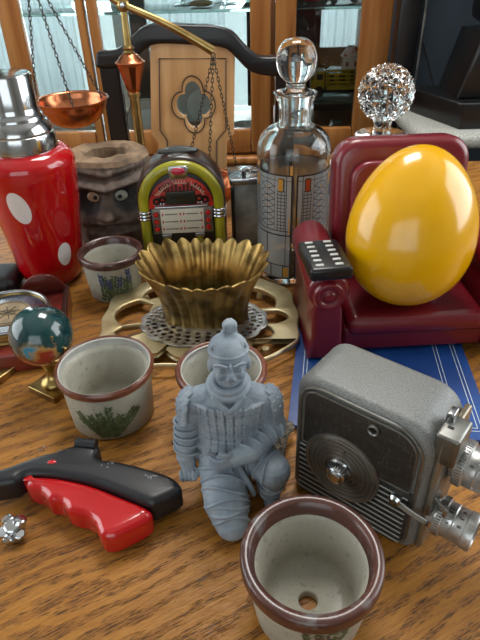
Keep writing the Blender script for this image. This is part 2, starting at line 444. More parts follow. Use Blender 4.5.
# white plates standing in the middle bay, cups, glasses
def plate(name, label, x, y, z, r, m, lean=.2):
    t = thing(name, label, 'plate', cab(x, y, z+r*cos(lean)+.001), radians(-2.5), None)
    Mx = RX(PI/2-lean)
    p = obj('plate_body', lathe([(0, .002), (r*.55, .002), (r*.62, .006), (r*.97, .012), (r, .0135), (r*.97, .0155), (r*.6, .009), (r*.55, .005), (0, .005)], 48, M=Mx), m, t)
    obj('rim_line', tube([Mx@Vector((r*.93*cos(a*PI/24), r*.93*sin(a*PI/24), .0148)) for a in range(48)], .0012, 6, closed=True), M['brass'], t)
    return t
plate('dinner_plate', 'white gold-rimmed plate standing in the cabinet behind the pierced chair splat', cx(192, 105), .27, fl, .085, M['white'])
plate('dinner_plate', 'white gold-rimmed plate in the cabinet between the brass post and the splat', cx(133, 105), .17, fl, .065, M['white'])
def cup(label, x, y, z, s=1.0, m=None):
    t = thing('tea_cup', label, 'cup', cab(x, y, z))
    obj('cup_body', lathe([(0, 0), (.018*s, 0), (.02*s, .004), (.034*s, .03*s), (.038*s, .055*s), (.036*s, .055*s), (.03*s, .03*s), (.016*s, .007), (0, .006)], 32), m or M['white'], t)
    obj('handle', tube(spl([(.034*s, 0, .045*s), (.052*s, 0, .042*s), (.05*s, 0, .02*s), (.03*s, 0, .016*s)]), .003, 8), m or M['white'], t)
    return t
cup('white cup inside the cabinet at the left glass door', cx(60, 100), .2, fl)
cup('white cup inside the cabinet right of the chair splat', cx(243, 105), .14, fl, 1.1)
def goblet(label, x, y, z, h):
    t = tag(obj('stem_glass', lathe(smoothprof([(0, 0), (.03, .001), (.028, .004), (.005, .012), (.004, h*.45), (.012, h*.52), (.03, h*.7), (.028, h), (.0265, h), (.028, h*.7), (.01, h*.56), (0, h*.54)], 3), 28), M['glass'], None, loc=cab(x, y, z)), label, 'glass')
goblet('clear stem glass on the glass shelf above the black chair rail, left one', cx(175, 0), .17, SH1+.0045, .12)
goblet('clear stem glass on the glass shelf above the black chair rail, right one', cx(222, 0), .17, SH1+.0045, .12)
tm = thing('folded_napkin', 'small tan ornament lying on the glass shelf above the black chair rail', 'ornament', cab(cx(197, 0), .10, SH1+.0045))
obj('napkin_body', ball((0, 0, .008), (.03, .015, .008)), mat('tan_cloth', '#a28f6e', .9, bump=(150, .5, .001)), tm)
# toy vehicles in right-hand bay
def wheel(x, y, r, w, par, m=None):
    o = obj('wheel', lathe([(0, 0), (r*.5, 0), (r*.55, w*.2), (r*.85, w*.1), (r, w*.3), (r, w*.8), (r*.85, w), (0, w)], 24, M=T(x, y, r)@RX(PI/2)), mat('tyre', '#17140f', .7) if m is None else m, par)
    obj('hub', lathe([(0, 0), (r*.5, 0), (r*.45, .002), (0, .003)], 16, M=T(x, y-w*.0, r)@RX(PI/2)), mat('hub_rust', '#5a2a1c', .5), o)
tyre = mat('tyre_rubber', '#17140f', .7)
ym = mat('toy_yellow', '#d0a512', .35); rm = mat('toy_red', '#8f1418', .3); gm = mat('toy_grey', '#6f726e', .4, .3)
sx0 = cx(318, 90)
zt = Y(345, 93, 1.62).z - FZ
def ministand(z, label):
    xa, xb = cx(297), cx(378)
    return obj('glass_shelf', box(((xa+xb)/2, .15, z), (xb-xa-.02, .28, .006), .001), gsh, ct)
ZT = zt-.006
ministand(ZT-.0035, '')
ty = thing('toy_truck', 'yellow toy stake truck with dark wheels in the right cabinet bay', 'toy truck', cab(cx(338, 85), .09, ZT), radians(-2.5))
cabn = flat([[(-.062, .014), (-.03, .014), (-.03, .066), (-.05, .066), (-.056, .048), (-.066, .042), (-.066, .022)]], .05, .003, 2, M=T(0, .025, 0)@RX(PI/2))
obj('cab', cabn, ym, ty)
obj('cab_window', box((-.043, -.0255, .052), (.016, .001, .014)), M['black_plastic'], ty)
obj('chassis', box((.01, 0, .014), (.14, .03, .008), .001), M['black_plastic'], ty)
bd = box((.035, 0, .021), (.115, .052, .004), .001)
for z in (.028, .038, .048, .058):
    for s in (-1, 1): box((.035, s*.025, z), (.115, .0025, .0045), .0006, 1, bd)
    box((.092, 0, z), (.0025, .05, .0045), bm=bd)
for x in (-.02, .005, .035, .065, .091):
    for s in (-1, 1): box((x, s*.0245, .04), (.004, .0025, .042), bm=bd)
obj('stake_bed', bd, ym, ty)
for x in (-.045, .065):
    for s in (-1, 1): wheel(x, s*.028+.005, .0145, .01, ty, tyre)
def car(name, label, cat, loc, m, L=.1, truck=False):
    t = thing(name, label, cat, loc, radians(-2.5))
    k = L/.1
    if truck: pr = [(-.05, .01), (.055, .01), (.055, .024), (-.01, .024), (-.012, .042), (-.034, .042), (-.038, .027), (-.05, .025)]
    else: pr = [(-.05, .008), (.05, .008), (.052, .02), (.04, .024), (.022, .026), (.012, .038), (-.014, .038), (-.026, .026), (-.044, .023), (-.052, .016)]
    obj('car_body', flat([[(x*k, z*k) for x, z in pr]], .04*k, .004*k, 2, M=T(0, .02*k, 0)@RX(PI/2)), m, t, 60)
    obj('side_window', box(((-.022 if truck else -.002)*k, -.0202*k, (.034 if truck else .031)*k), (.018*k, .001, .008*k)), M['black_plastic'], t)
    for x in (-.032, .032):
        for s in (-1, 1): wheel(x*k, s*.018*k+.004, .010*k, .008, t, tyre)
    return t
car('toy_pickup', 'grey toy pickup truck below the yellow toy truck in the cabinet', 'toy truck', cab(cx(350, 110), .06, fl+.036), gm, .12, True)
obj('glass_shelf', box((cx(338), .15, fl+.0305), (.13, .28, .006), .001), gsh, ct)
car('toy_car', 'red toy car on the cabinet floor under the grey toy pickup', 'toy car', cab(cx(343, 125), .04, fl+.0001), rm, .11)
car('toy_car', 'dark red toy car on the upper glass shelf of the right cabinet bay', 'toy car', cab(cx(315, 5), .1, SH1+.0045), rm, .09)
car('toy_pickup', 'black toy pickup on the upper glass shelf beside the dark red toy car', 'toy truck', cab(cx(348, 5), .1, SH1+.0045), M['black_plastic'], .08, True)
# ceramic village house and a dark scroll ornament
ZV = Y(345, 70, 1.68).z-FZ
obj('glass_shelf', box((cx(332), .2, ZV-.0035), (.13, .18, .006), .001), gsh, ct)
vt = thing('village_house', 'small white ceramic house with red roof trim behind the yellow toy truck', 'ornament', cab(cx(358, 60), .14, ZV))
obj('house_wall', box((0, 0, .018), (.045, .03, .036), .002), mat('icy_white', '#c6ccd0', .3), vt)
obj('house_roof', flat([[(-.027, 0), (.027, 0), (.012, .024), (-.006, .026)]], .034, .002, 1, M=T(0, .017, .036)@RX(PI/2)), mat('snowy_roof', '#d9d2d2', .4, var=(90, '#a12026', .5, .6)), vt)
for x in (-.012, .012): obj('house_window', box((x, -.0155, .018), (.008, .001, .012)), mat('tan_pane', '#6a5a3c', .3), vt)  # window panes in one even tan-brown
st = tag(obj('scroll_ornament', tube(spl([(-.04, 0, .006), (-.035, 0, .03), (-.015, 0, .045), (.0, 0, .03), (.012, 0, .012), (.03, 0, .012), (.034, 0, .025), (.024, 0, .03)], 6), [.006]*43, 10), M['black_paint'], None, loc=cab(cx(322, 60), .14, ZV)), 'black scroll shaped ornament beside the ceramic house in the cabinet', 'ornament')
# ---------------------------------------------------------------- right-hand background
t = thing('dark_screen', 'tall dark screen with black frame right of the cabinet', 'screen', (.722, 1.45, FZ))
pm_ = mat('blue_grey_cloth', '#303b46', .85, bump=(40, .3, .002))
obj('screen_panel', box((0, .012, .85), (.60, .012, 1.5)), pm_, t, label='dark blue grey panel')
for x in (-.315, .315): obj('frame_side', box((x, 0, .85), (.05, .05, 1.6), .006), M['black_paint'], t)
for z in (.04, 1.64): obj('frame_rail', box((0, 0, z), (.68, .05, .08), .006), M['black_paint'], t)
obj('frame_strip', box((-.285, -.027, .85), (.005, .005, 1.55), .001), M['dull_steel'], t, label='thin silver strip along the frame')
t = thing('side_table', 'pale speckled side table top under the black appliance', 'table', (.66, 1.26, FZ))
sp_ = mat('speckled_top', '#a9aaa4', .5, var=(250, '#85867f', .45, .6))
obj('tabletop', box((0, 0, .765), (.58, .28, .03), .012), sp_, t)
for a in (-.25, .25):
    for c in (-.11, .11): obj('leg', box((a, c, .375), (.03, .03, .75), .003), M['black_paint'], t)
t = thing('desk_printer', 'black stepped appliance with wide lower tray on the pale side table', 'appliance', (.62, 1.25, .03))
b = flat([[(-.22, .06), (-.16, -.09), (.3, -.09), (.3, .09), (-.22, .09)]], .05, .004, 2)
obj('lower_tray', b, M['black_plastic'], t)
b = flat([[(-.16, 0), (.25, 0), (.25, .12), (-.13, .12)]], .13, .006, 2, M=T(0, .08, .05)@RX(PI/2))
obj('middle_body', b, M['black_plastic'], t)
obj('upper_body', box((.09, .02, .36), (.42, .12, .36), .02, 4), M['black_plastic'], t)
obj('front_ledge', box((.05, -.089, .05), (.44, .004, .003), .001), mat('grey_edge', '#3c3f42', .3), t)
tag(obj('power_cable', tube([Y(410, -10, 1.44), Y(418, 25, 1.44), Y(426, 55, 1.43), Y(434, 88, 1.40), (Y(434, 88, 1.40).x, 1.395, .034)], .0022, 8), M['black_plastic'], None), 'thin black cord hanging down in front of the dark screen', 'cable')
# ================================================================ stoneware pots
cream_m = stoneware('stoneware_cream', '#a7a496', '#959386', '#4b463a')
inner_m = stoneware('stoneware_inside', '#8f9489', '#a3a698', '#4d4f45', .06)
motif_m = mat('painted_green', '#36452b', .5, var=(200, '#556243', .4, .6))
blue_m = mat('painted_blue', '#34456b', .5)
brown_m = mat('painted_brown', '#54392e', .5)
def pot(label, x, y, H, R, rim, band=.011, rb=.84, lip=.0035, inner=None, hole=False, rw=.0045, az=-90, motif='shrub', body=None, ledge=None, r_in=None):
    t = thing('plant_pot', label, 'plant pot', (x, y, 0), 0, 'speckled stoneware plant pots')
    r0, r1 = R*rb, R*.925
    ri = r_in or R-rw-.001
    zb = H-band
    hr = .0062 if hole else 0
    # outer wall + inside + bottom
    pr = [(max(hr, 0), 0)] if hole else [(0, 0)]
    pr += [(r0-.003, 0), (r0, .003), (r0+(r1-r0)*.5, zb*.5), (r1, zb), (ri+.0008, zb+.001), (ri-.0002, zb), (ri-.0025, zb-.004), (r0-.006, .013), (r0-.009, .008), (r0-.014, .0065)]
    pr += [(hr+.001, .006), (hr, .005)] if hole else [(0, .006)]
    ob = obj('pot_body', lathe(pr, 72, close=hole), body or cream_m, t, 50)
    # rim band
    pr = smoothprof([(r1-.001, zb), (R-.001, zb+.0006), (R, zb+.003), (R, H-.003), (R-.0012, H-.0006), (R-rw*.6, H), (R-rw, H-.0012)], 4)
    if ledge: pr += [(R-rw-.0001, H-.0014), (R-rw-.001, H-.002)]; 
    pr += smoothprof([(ri+.0006, zb+.002), (ri-.0001, zb+.0005)], 3) if not ledge else [(R-rw-.001, H-.0025), (r1-.001, zb+.0005)]
    obj('rim', lathe(pr, 72, close=True), rim, t, 60)
    if ledge:
        obj('inner_ledge', lathe(smoothprof([(R-rw, H-.0014), (R-rw-.0015, H-.0022), (ri+.002, H-.006), (ri, zb-.002), (ri-.001, zb-.003)], 4)+[(ri+.001, zb-.0025), (R-rw-.0005, H-.004)], 72, close=True), ledge, t, 60)
    # painted motif wrapped on the wall
    def S(s, z, off=.00035):
        r = r0+(r1-r0)*min(z/zb, 1)+off; a = radians(az)+s/r
        return Vector((r*cos(a), r*sin(a), z))
    def leaf(bm, s, z, ang, l, w):
        c, sn = cos(ang), sin(ang)
        pts = [(0, 0), (l*.35, w), (l, 0), (l*.35, -w)]
        vs = [bm.verts.new(S(s+a*c-b*sn, z+a*sn+b*c, .0004)) for a, b in pts]
        bm.faces.new(vs)
    bm = bmesh.new(); b2 = bmesh.new(); rnd = random.Random(int(abs(x)*9999))
    if motif == 'shrub':
        for k in range(15):
            s0 = rnd.uniform(-.005, .005); ang = PI/2+rnd.uniform(-.95, .95); L = rnd.uniform(.016, .034); z0 = .007
            for j in range(16):
                q = j/15; s = s0+L*q*cos(ang); z = z0+L*q*sin(ang)*1.05
                for sg in (-1, 1): leaf(bm, s, z, ang+sg*rnd.uniform(.5, 1.1), .0052, .0013)
    elif motif == 'lavender':
        for k in range(7):
            s0 = (k-3)*.0055+rnd.uniform(-.001, .001); L = rnd.uniform(.026, .040); z0 = .006
            for j in range(14):
                q = j/13; z = z0+L*q
                for sg in (-1, 1):
                    leaf(b2 if (j > 7 and k % 2 == 0) else bm, s0+.002*sin(q*3+k), z, PI/2+sg*rnd.uniform(.5, 1.1), .0056, .0014)
    else:
        for k in range(8):
            a0 = k*PI/4
            for j in range(8): leaf(bm, .011*cos(a0)+.001*j*cos(a0+1), .032+.007*sin(a0)+.001*j, a0+1.2+.3*j, .006, .0012)
        for k in range(10): leaf(b2, rnd.uniform(-.005, .005), rnd.uniform(.026, .036), rnd.uniform(0, 6), .006, .0016)
    obj('painted_sprig', bm, motif_m, ob, None, label='dark green painted leaves')
    if len(b2.verts): obj('painted_flowers', b2, blue_m if motif == 'lavender' else brown_m, ob, None, label='blue painted flowers' if motif == 'lavender' else 'brown painted flower')
    else: b2.free()
    return t
rim_a = rimglaze('rim_brown_gloss', '#533027', '#3c2421', '#6a6563')
rim_b = rimglaze('rim_red_brown', '#74432f', '#583023', '#3c211d')
rim_c = rimglaze('rim_dark', '#4b2c26', '#38211f', '#6a534b')
ledge_m = stoneware('ledge_white', '#b4b4ad', '#8f8f8c', '#5b4a44', .12)
q = G(312, 552, .06)
pot('nearest speckled stoneware pot with wide glossy brown rim and drainage hole', q.x, q.y, .06, .0440, rim_a, .012, .80, hole=True, rw=.0070, motif='rosette', az=-84, r_in=.0352)
q = G(104, 363, .06)
pot('speckled stoneware pot left of the soldier statuette, painted with green shrub', q.x, q.y, .06, .0436, rim_b, .0085, .86, ledge=ledge_m, rw=.0028, az=-84, r_in=.0370)
q = G(221, 366, .06)
pot('stoneware pot with red-brown rim half hidden behind the soldier statuette', q.x, q.y, .06, .0405, rim_b, .0085, .84, ledge=ledge_m, rw=.0048, az=-90)
q = G(110, 249, .06)
pot('small dark-rimmed stoneware pot painted with blue flowers, below carved face', q.x, q.y, .06, .0395, rim_c, .010, .80, rw=.0055, motif='lavender', az=-78)

# ================================================================ soldier statuette
def statuette():
    bm = bmesh.new()
    def cap(a, b, ra, rb, n=9):
        a = Vector(a); b = Vector(b)
        for i in range(n):
            k = i/(n-1); ball(a.lerp(b, k), ra+(rb-ra)*k, bm, 18)
    # legs: kneeling, one knee on the ground toward the viewer, the other raised
    cap((-9, 8, 40), (-5, -30, 22), 19, 17, 8); cap((-5, -30, 22), (-1, -43, 12), 17, 12.5, 6); cap((-4, -36, 13), (-6, 30, 12), 13, 12, 9)
    cap((12, 6, 40), (31, -16, 37), 17, 13.5, 9); cap((31, -16, 36), (29, -12, 9), 12, 8.5, 8); cap((29, -8, 6), (31, -26, 5), 7, 6, 6)
    cap((-8, 28, 18), (14, 26, 16), 15, 13, 6)
    ball((0, 6, 44), (27, 19, 20), bm); ball((0, 10, 30), (26, 20, 22), bm)
    # torso
    ball((0, 7, 66), (24, 15.5, 26), bm); ball((0, 7, 84), (27, 15, 21), bm)
    cap((-4, 8, 97), (-25, 8, 88), 10, 10.5, 7); cap((4, 8, 97), (25, 8, 88), 10, 10.5, 7)
    # neck, scarf, head
    cap((0, 8, 96), (1, 5, 120), 13, 8.5, 7)
    tube([(13.5*cos(a*PI/12), 5+12.5*sin(a*PI/12), 106+3*sin(a*PI/12)) for a in range(24)], 3.2, 10, bm, closed=True)
    tube([(11*cos(a*PI/12), 4+11*sin(a*PI/12), 111+3*sin(a*PI/12)) for a in range(24)], 2.6, 10, bm, closed=True)
    tube(spl([(-11, -6, 104), (-3, -11.5, 97), (4, -11, 92)]), 2.2, 8, bm); tube(spl([(11, -6, 104), (3, -12, 97), (-3, -11.5, 93)]), 2.2, 8, bm)
    body_ = bm; bm = bmesh.new()
    ball((1, 3, 127), (12.2, 13.5, 14.5), bm, 32); ball((1, 4, 131), (12.3, 13.0, 10.8), bm, 32); ball((1, -1, 119), (10.2, 10.5, 11), bm); ball((1, -6, 112.5), (5, 5, 4), bm)
    ball((1, -12.4, 119.3), (2.1, 2.8, 3.4), bm, 14); ball((1, -11.8, 123.5), (1.5, 2, 4), bm, 14); ball((1, -12.7, 117.6), (3.2, 2, 1.5), bm, 14)
    tube(spl([(-8.5, -7.6, 125.4), (-5, -11.2, 126.9), (-1, -12.2, 125.4)]), 1.15, 8, bm); tube(spl([(10.5, -7.6, 125.4), (7, -11.2, 126.9), (3, -12.2, 125.4)]), 1.15, 8, bm)
    ball((-4.2, -9.9, 122.3), (2.7, 1.5, 1.2), bm, 14); ball((6.2, -9.9, 122.3), (2.7, 1.5, 1.2), bm, 14)
    ball((1, -11.4, 113.9), (3.3, 1.3, .9), bm, 14); ball((1, -11.0, 112.2), (2.8, 1.3, .9), bm, 14)
    tube(spl([(-5, -9.8, 114), (-1, -11.6, 115.6), (1, -11.9, 115.2), (3, -11.6, 115.6), (7, -9.8, 114)]), .7, 6, bm)
    for s in (-1, 1): ball((1+s*11.8, 2, 120.5), (1.8, 3, 4.8), bm, 14); ball((1+s*6, -7.8, 117.5), (3, 3, 3.2), bm, 14)
    tube([(1+12.0*cos(a*PI/18), 3.2+13.0*sin(a*PI/18), 131.2+1.0*sin(a*PI/18)) for a in range(36)], .9, 8, bm, closed=True)
    for k in range(-5, 6):
        tube(spl([(1+k*2.1, -7.6+abs(k)*.9, 134.2), (1+k*1.9, -2.0, 140.2-abs(k)*.55), (1+k*.6, 5, 142.6)]), .7, 6, bm)
    for v in bm.verts:
        v.co.x = 1+(v.co.x-1)*1.12; v.co.z = 104.5+(v.co.z-109)*1.08
    ball((2.5, 6.5, 139), (5.2, 5, 4), bm); ball((3, 6.0, 144.6), (5.3, 5.0, 4.8), bm)
    tube([(2.5+4.6*cos(a*PI/8), 6.5+4.6*sin(a*PI/8), 139.6) for a in range(16)], 1.2, 8, bm, closed=True)
    for k in range(-2, 3): tube(spl([(3+k*2, .5+abs(k)*.5, 141.5), (3+k*1.7, 1.5, 147), (3+k*.7, 6.5, 149.4)]), .8, 6, bm)
    bmesh.ops.transform(bm, matrix=T(1, 3, 118+9.5)@RZ(radians(5))@RX(radians(-9))@T(-1, -3, -118), verts=bm.verts)
    bm = join(body_, bm)
    # arms: hanging arm with fist; other arm folded across the waist
    cap((-25.5, 8, 85), (-33, 6, 66), 9.8, 9, 8); cap((-33, 6, 66), (-35, -3, 42), 9.2, 7.6, 7)
    cap((-35, -3, 42), (-33.5, -6, 34), 7, 6.2, 4); ball((-33, -7, 29), (6.8, 6.5, 7), bm)
    for k in range(4): tube(spl([(-39+k*3.1, -10.5, 33.5), (-38.6+k*3.1, -14, 30), (-38+k*3, -12.5, 25.5), (-37.2+k*2.8, -8.5, 24.2)]), 1.75, 8, bm)
    tube(spl([(-27.5, -8, 33), (-27, -12.5, 30.5), (-30, -15, 28.4)]), 2.0, 8, bm)
    cap((25.5, 8, 85), (33, 6, 64), 9.8, 9.5, 8); cap((33, 5, 63), (16, -13, 56), 9.5, 8, 9); cap((16, -13, 56), (3, -18, 54), 8, 6, 6); ball((-5, -19.5, 53), (8, 5, 6.2), bm)
    for k in range(4): tube(spl([(-3, -22, 57-k*2.6), (-9, -23.5, 57-k*2.7), (-14, -20.5, 56.5-k*2.6), (-15.5, -17, 56-k*2.5)]), 1.65, 8, bm)
    tube(spl([(1, -19, 58), (-4, -21.5, 61), (-9, -20.5, 62)]), 2.0, 8, bm)
    # sleeve folds
    for z in (72, 66, 60, 54, 48):
        dx = -33-(66-z)*.05; tube([(dx+9.6*cos(a*PI/10), 4-(66-z)*.25+9.2*sin(a*PI/10), z+2.2*sin(a*PI/10+z)) for a in range(20)], 1.1, 6, bm, closed=True)
    for k in range(5):
        c = Vector((33, 5, 63)).lerp(Vector((10, -16, 55)), k/4.5); d = Vector((-.72, -.65, -.2)).normalized()
        u = d.cross(Vector((0, 0, 1))).normalized(); w = u.cross(d); rr = 9.7-k*.5
        tube([c+u*rr*cos(a*PI/10)+w*rr*sin(a*PI/10)+d*1.5*sin(2*a*PI/10) for a in range(20)], 1.05, 6, bm, closed=True)
    # armour plates on the chest and skirt
    for r_, z in enumerate((90, 82.5, 75, 67.5, 60, 52, 44)):
        rx = (27, 26, 25, 24.3, 24.5, 27, 29)[r_]; ry = (15.5, 16, 16, 16, 17, 19.5, 21)[r_]
        n = 11
        for k in range(n):
            a = -PI/2+(k-(n-1)/2)*.23
            c = Vector((rx*cos(a)*1.0, 7+ry*sin(a), z)); Mx = T(c)@RZ(a+PI/2)@RX(-.16)
            box((0, 0, 0), (5.0, 3.6, 6.6), .4, 1, bm, Mx)
            for sx in (-1.3, 1.3): ball(Mx@Vector((sx, -2.0, 2)), .85, bm, 8)
    # shoulder guards
    for s in (-1, 1):
        C0 = Vector((s*25, 8, 84.5))
        for r_ in range(5):
            e_ = radians(68-24*r_); n = (3, 5, 6, 6, 6)[r_]
            for k in range(n):
                a = (k-(n-1)/2)*(.62, .46, .40, .38, .37)[r_]
                ce = cos(max(e_, 0)); d = Vector((s*ce*cos(a), ce*sin(a)*1.0, sin(e_)))
                c_ = C0+Vector((d.x*13.2, d.y*13.6, d.z*13 if e_ > 0 else sin(e_)*16))
                Mx = T(c_)@RZ(s*a)@RY(s*-max(e_, 0))
                box((0, 0, 0), (3.4, 4.7, 6.0), .4, 1, bm, Mx); ball(Mx@Vector((s*1.9, 0, -1.8)), .85, bm, 8)
    # cloth folds over the legs
    def wrapfold(a0, b0, ra, rb, n, w0, w1, skew, r=1.3, up_=Vector((0, 0, 1)), flip=1):
        a0 = Vector(a0); b0 = Vector(b0); d = (b0-a0).normalized(); u = d.cross(up_).normalized(); w = u.cross(d).normalized()
        for i in range(n):
            k = (i+.5)/n; c_ = a0.lerp(b0, k); rr = ra+(rb-ra)*k
            P_ = []
            for q in range(11):
                t_ = q/10; an = radians(w0+(w1-w0)*t_); sk = skew*(t_-.5)*flip+1.6*sin(t_*9+i*2.1)
                P_.append(c_+u*(rr+.3)*cos(an)+w*(rr+.3)*sin(an)+d*sk)
            tube(spl(P_, 3), [r*(.35+.65*sin(PI*min(max(x_/30, 0), 1))) for x_ in range(31)], 6, bm)
    wrapfold((-9, 8, 40), (-5, -30, 22), 19, 17, 5, -30, 200, 12)
    wrapfold((-5, -30, 22), (-1, -43, 12), 17.2, 12.8, 4, -30, 210, 7, 1.15)
    wrapfold((14, 2, 40), (31, -16, 37), 17, 13.7, 4, -20, 190, -9, 1.15)
    wrapfold((31, -16, 34), (29, -12, 9), 12.2, 8.8, 4, 30, 330, 6, .9, Vector((0, 1, 0)))
    def fold(pts, r=1.2): tube(spl(pts, 8), r, 6, bm)
    fold([(2, -10, 46), (8, -20, 40), (14, -26, 31), (16, -24, 20)], 2.2); fold([(-6, -12, 48), (2, -24, 41), (8, -31, 30)], 1.8)
    tube([(28.5*cos(a*PI/18), 7+20.5*sin(a*PI/18), 38.5+1.5*sin(a*PI/6)) for a in range(36)], 1.7, 8, bm, closed=True)
    tube([(25.5*cos(a*PI/18), 7+18*sin(a*PI/18), 56.5) for a in range(36)], 1.6, 8, bm, closed=True)
    for v in bm.verts: v.co.z = max(v.co.z, .2)
    bmesh.ops.scale(bm, vec=(.001, .001, .001), verts=bm.verts)
    return remesh(bm, .0005, 1, .5)
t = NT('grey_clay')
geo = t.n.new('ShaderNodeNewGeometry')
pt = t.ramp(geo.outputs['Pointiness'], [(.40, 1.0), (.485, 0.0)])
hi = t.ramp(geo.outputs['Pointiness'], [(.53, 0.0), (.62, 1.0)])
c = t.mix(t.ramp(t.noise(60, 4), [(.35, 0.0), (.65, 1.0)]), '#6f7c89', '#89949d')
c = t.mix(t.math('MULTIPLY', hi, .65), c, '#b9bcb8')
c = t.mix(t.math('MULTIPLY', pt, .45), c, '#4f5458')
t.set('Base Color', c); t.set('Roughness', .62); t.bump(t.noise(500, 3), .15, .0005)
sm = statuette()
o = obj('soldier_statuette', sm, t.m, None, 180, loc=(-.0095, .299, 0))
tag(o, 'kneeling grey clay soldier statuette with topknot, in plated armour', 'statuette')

# ================================================================ movie camera
q0 = G(299, 476, 0)+Vector((-.007, -.0075, 0))
e1 = Vector((.77, -.638, 0)).normalized()
ang = atan2(e1.y, e1.x)
MC = thing('movie_camera', 'vintage grey home movie camera with side dial and two steel lenses', 'movie camera', (q0.x, q0.y, 0), ang)
Mi = T(q0.x, q0.y, 0)@RZ(ang); Minv = Mi.inverted()
def CP(u, v, off=0.0):
    """pixel -> (s, z) on the camera's side plane (local y = off)"""
    d = Vector(ray(u, v)); o_ = Minv@Vector((0, 0, CH)); d = Minv.to_3x3()@d
    k = (off-o_.y)/d.y; p = o_+d*k; return p.x, p.z
L, D, HH = .103, .054, .119
grey_crk = mat('crackle_grey', '#7b7d7b', .42, .25, var=(1100, '#656766', .42, .6), bump=(1300, .6, .0006))
ol = []
def bodyoutline(g=0.0, cut=0):
    x0, x1, z0, z1 = g, L-g, g, HH-g
    pts = []
    for c_, r_, a0 in (((x1-.022, z1-.022), .022, 0), ((x0+.016, z1-.016), .016, 90), ((x0+.008, z0+.008), .008, 180), ((x1-.010, z0+.010), .010, 270)):
        for i in range(9):
            a = radians(a0+90*i/8); pts.append((c_[0]+r_*cos(a), c_[1]+r_*sin(a)))
    return pts
b = flat([bodyoutline()], D, .0065, 4, M=T(0, D, 0)@RX(PI/2))
body = obj('camera_body', b, grey_crk, MC, 50)
# seam bead on side
def loop3(pts, y): return [(p[0], y, p[1]) for p in pts]
pl = bodyoutline(.0058)
obj('seam_bead', tube(loop3(pl, -.0004), .0012, 8, closed=True), M['dull_steel'], body)
# dark scratched panel: upper part of the side
tt = NT('scratched_leather')
n1 = t2 = tt.noise(1, 2, tt.map((60, 60, 900), (0, .7, 0)), .7, 1.5)
n2 = tt.noise(1, 2, tt.map((900, 60, 60), (0, .5, 0)), .7, 1.5)
sc_ = tt.math('MAXIMUM', tt.ramp(n1, [(.60, 0.0), (.70, 1.0)]), tt.ramp(n2, [(.60, 0.0), (.70, 1.0)]))
tt.set('Base Color', tt.mix(tt.math('MULTIPLY', sc_, .45), '#1d1a17', '#6d6757')); tt.set('Roughness', .5)
tt.bump(tt.noise(350, 4), .5, .0006)
g = .0095
x0, x1, z0, z1 = g, L-g, g, HH-g
zs = CP(310, 441)[1]-.002; zs2 = CP(423, 500)[1]
up = [(x0, zs+.001)]+[(x1, zs2+.001)]+[(x1-.016+.016*cos(radians(a)), z1-.016+.016*sin(radians(a))) for a in range(0, 91, 10)]+[(x0+.010+.010*cos(radians(a)), z1-.010+.010*sin(radians(a))) for a in range(90, 181, 10)]
PM = RX(PI/2)
side = obj('side_panel', flat([up], .0016, .0005, 1, M=PM), tt.m, body, label='dark scratched panel')
lo = [(x0-.003, g-.006), (x1-.004, g-.006), (x1+.002, g), (x1+.002, zs2), (x0-.003, zs)]
lp = obj('striped_panel', flat([lo], .0012, .0004, 1, M=PM), mat('dark_grey_enamel', '#2f2f2e', .35, .3), body, label='dark lower panel with silver stripes')
b = bmesh.new()
for k in range(10):
    z = g-.002+k*.0052; box(((x0+x1)/2-.001, -.0014, z), (x1-x0+.002, .0014, .0005), bm=b)
    if z > min(zs, zs2)-.004: break
obj('stripe', b, M['silver_paint'], lp)
obj('side_bead', tube(loop3([(a*1.0, b_) for a, b_ in up], -.0012), .0010, 8, closed=True), M['dull_steel'], side)
# footage dial
ds, dz = CP(341, 468, -.002)
Md = T(ds, -.001, dz)@RX(PI/2)
prof = [(0, .002)]
rr = .004
while rr < .0285:
    prof += [(rr, .0022), (rr+.0006, .0034), (rr+.0012, .0036), (rr+.0018, .0024)]; rr += .0036
prof += [(.029, .003), (.0298, .002), (.030, 0)]
dial = obj('winding_dial', lathe(prof, 72, M=Md), mat('dark_metal_dial', '#77736c', .32, .8), body)
kb = obj('dial_knob', lathe([(0, .0125), (.004, .0125), (.005, .0105), (.0066, .011), (.0075, .010), (.0078, .0045), (.0095, .0035), (.0095, .001), (0, .001)], 40, M=Md), M['chrome'], dial)
b = bmesh.new()
for k in range(24):
    a = k*PI/12; box((.0078*cos(a), .0078*sin(a), .0072), (.0008, .0008, .005), bm=b, M=Md)
obj('knob_knurling', b, M['steel'], kb)
obj('dial_screw', lathe([(0, .0045), (.0014, .004), (.0018, .002)], 16, M=T(ds+.002, -.001, dz+.0185)@RX(PI/2)), M['steel'], dial)
hs, hz = CP(374, 430, -.002)
obj('window_ring', lathe([(.0026, 0), (.0026, .0022), (.0036, .0028), (.0042, .002), (.0044, 0)], 32, close=True, M=T(hs, -.0012, hz)@RX(PI/2)), M['dull_steel'], side)
obj('window_hole', lathe([(0, .0015), (.0027, .0012), (.0027, 0)], 24, M=T(hs, -.001, hz)@RX(PI/2)), M['black_plastic'], side)
# release lever
ls, lz = CP(395, 500, -.004); le, lze = CP(428, 522, -.004)
lv = obj('release_lever', lathe([(0, .006), (.003, .0058), (.0048, .004), (.005, 0)], 28, M=T(ls, -.001, lz)@RX(PI/2)), M['chrome'], body)
b = bmesh.new()
for k in (-1, 0, 1): tube(spl([(ls+.002, -.0048, lz+k*.0014), ((ls+le)/2, -.005, (lz+lze)/2+k*.0014-.0006), (le-.002, -.005, lze+k*.0013), (le+.002, -.0065, lze+.0012+k*.0009)]), .0012, 8, b)
obj('lever_arm', b, M['chrome'], lv)
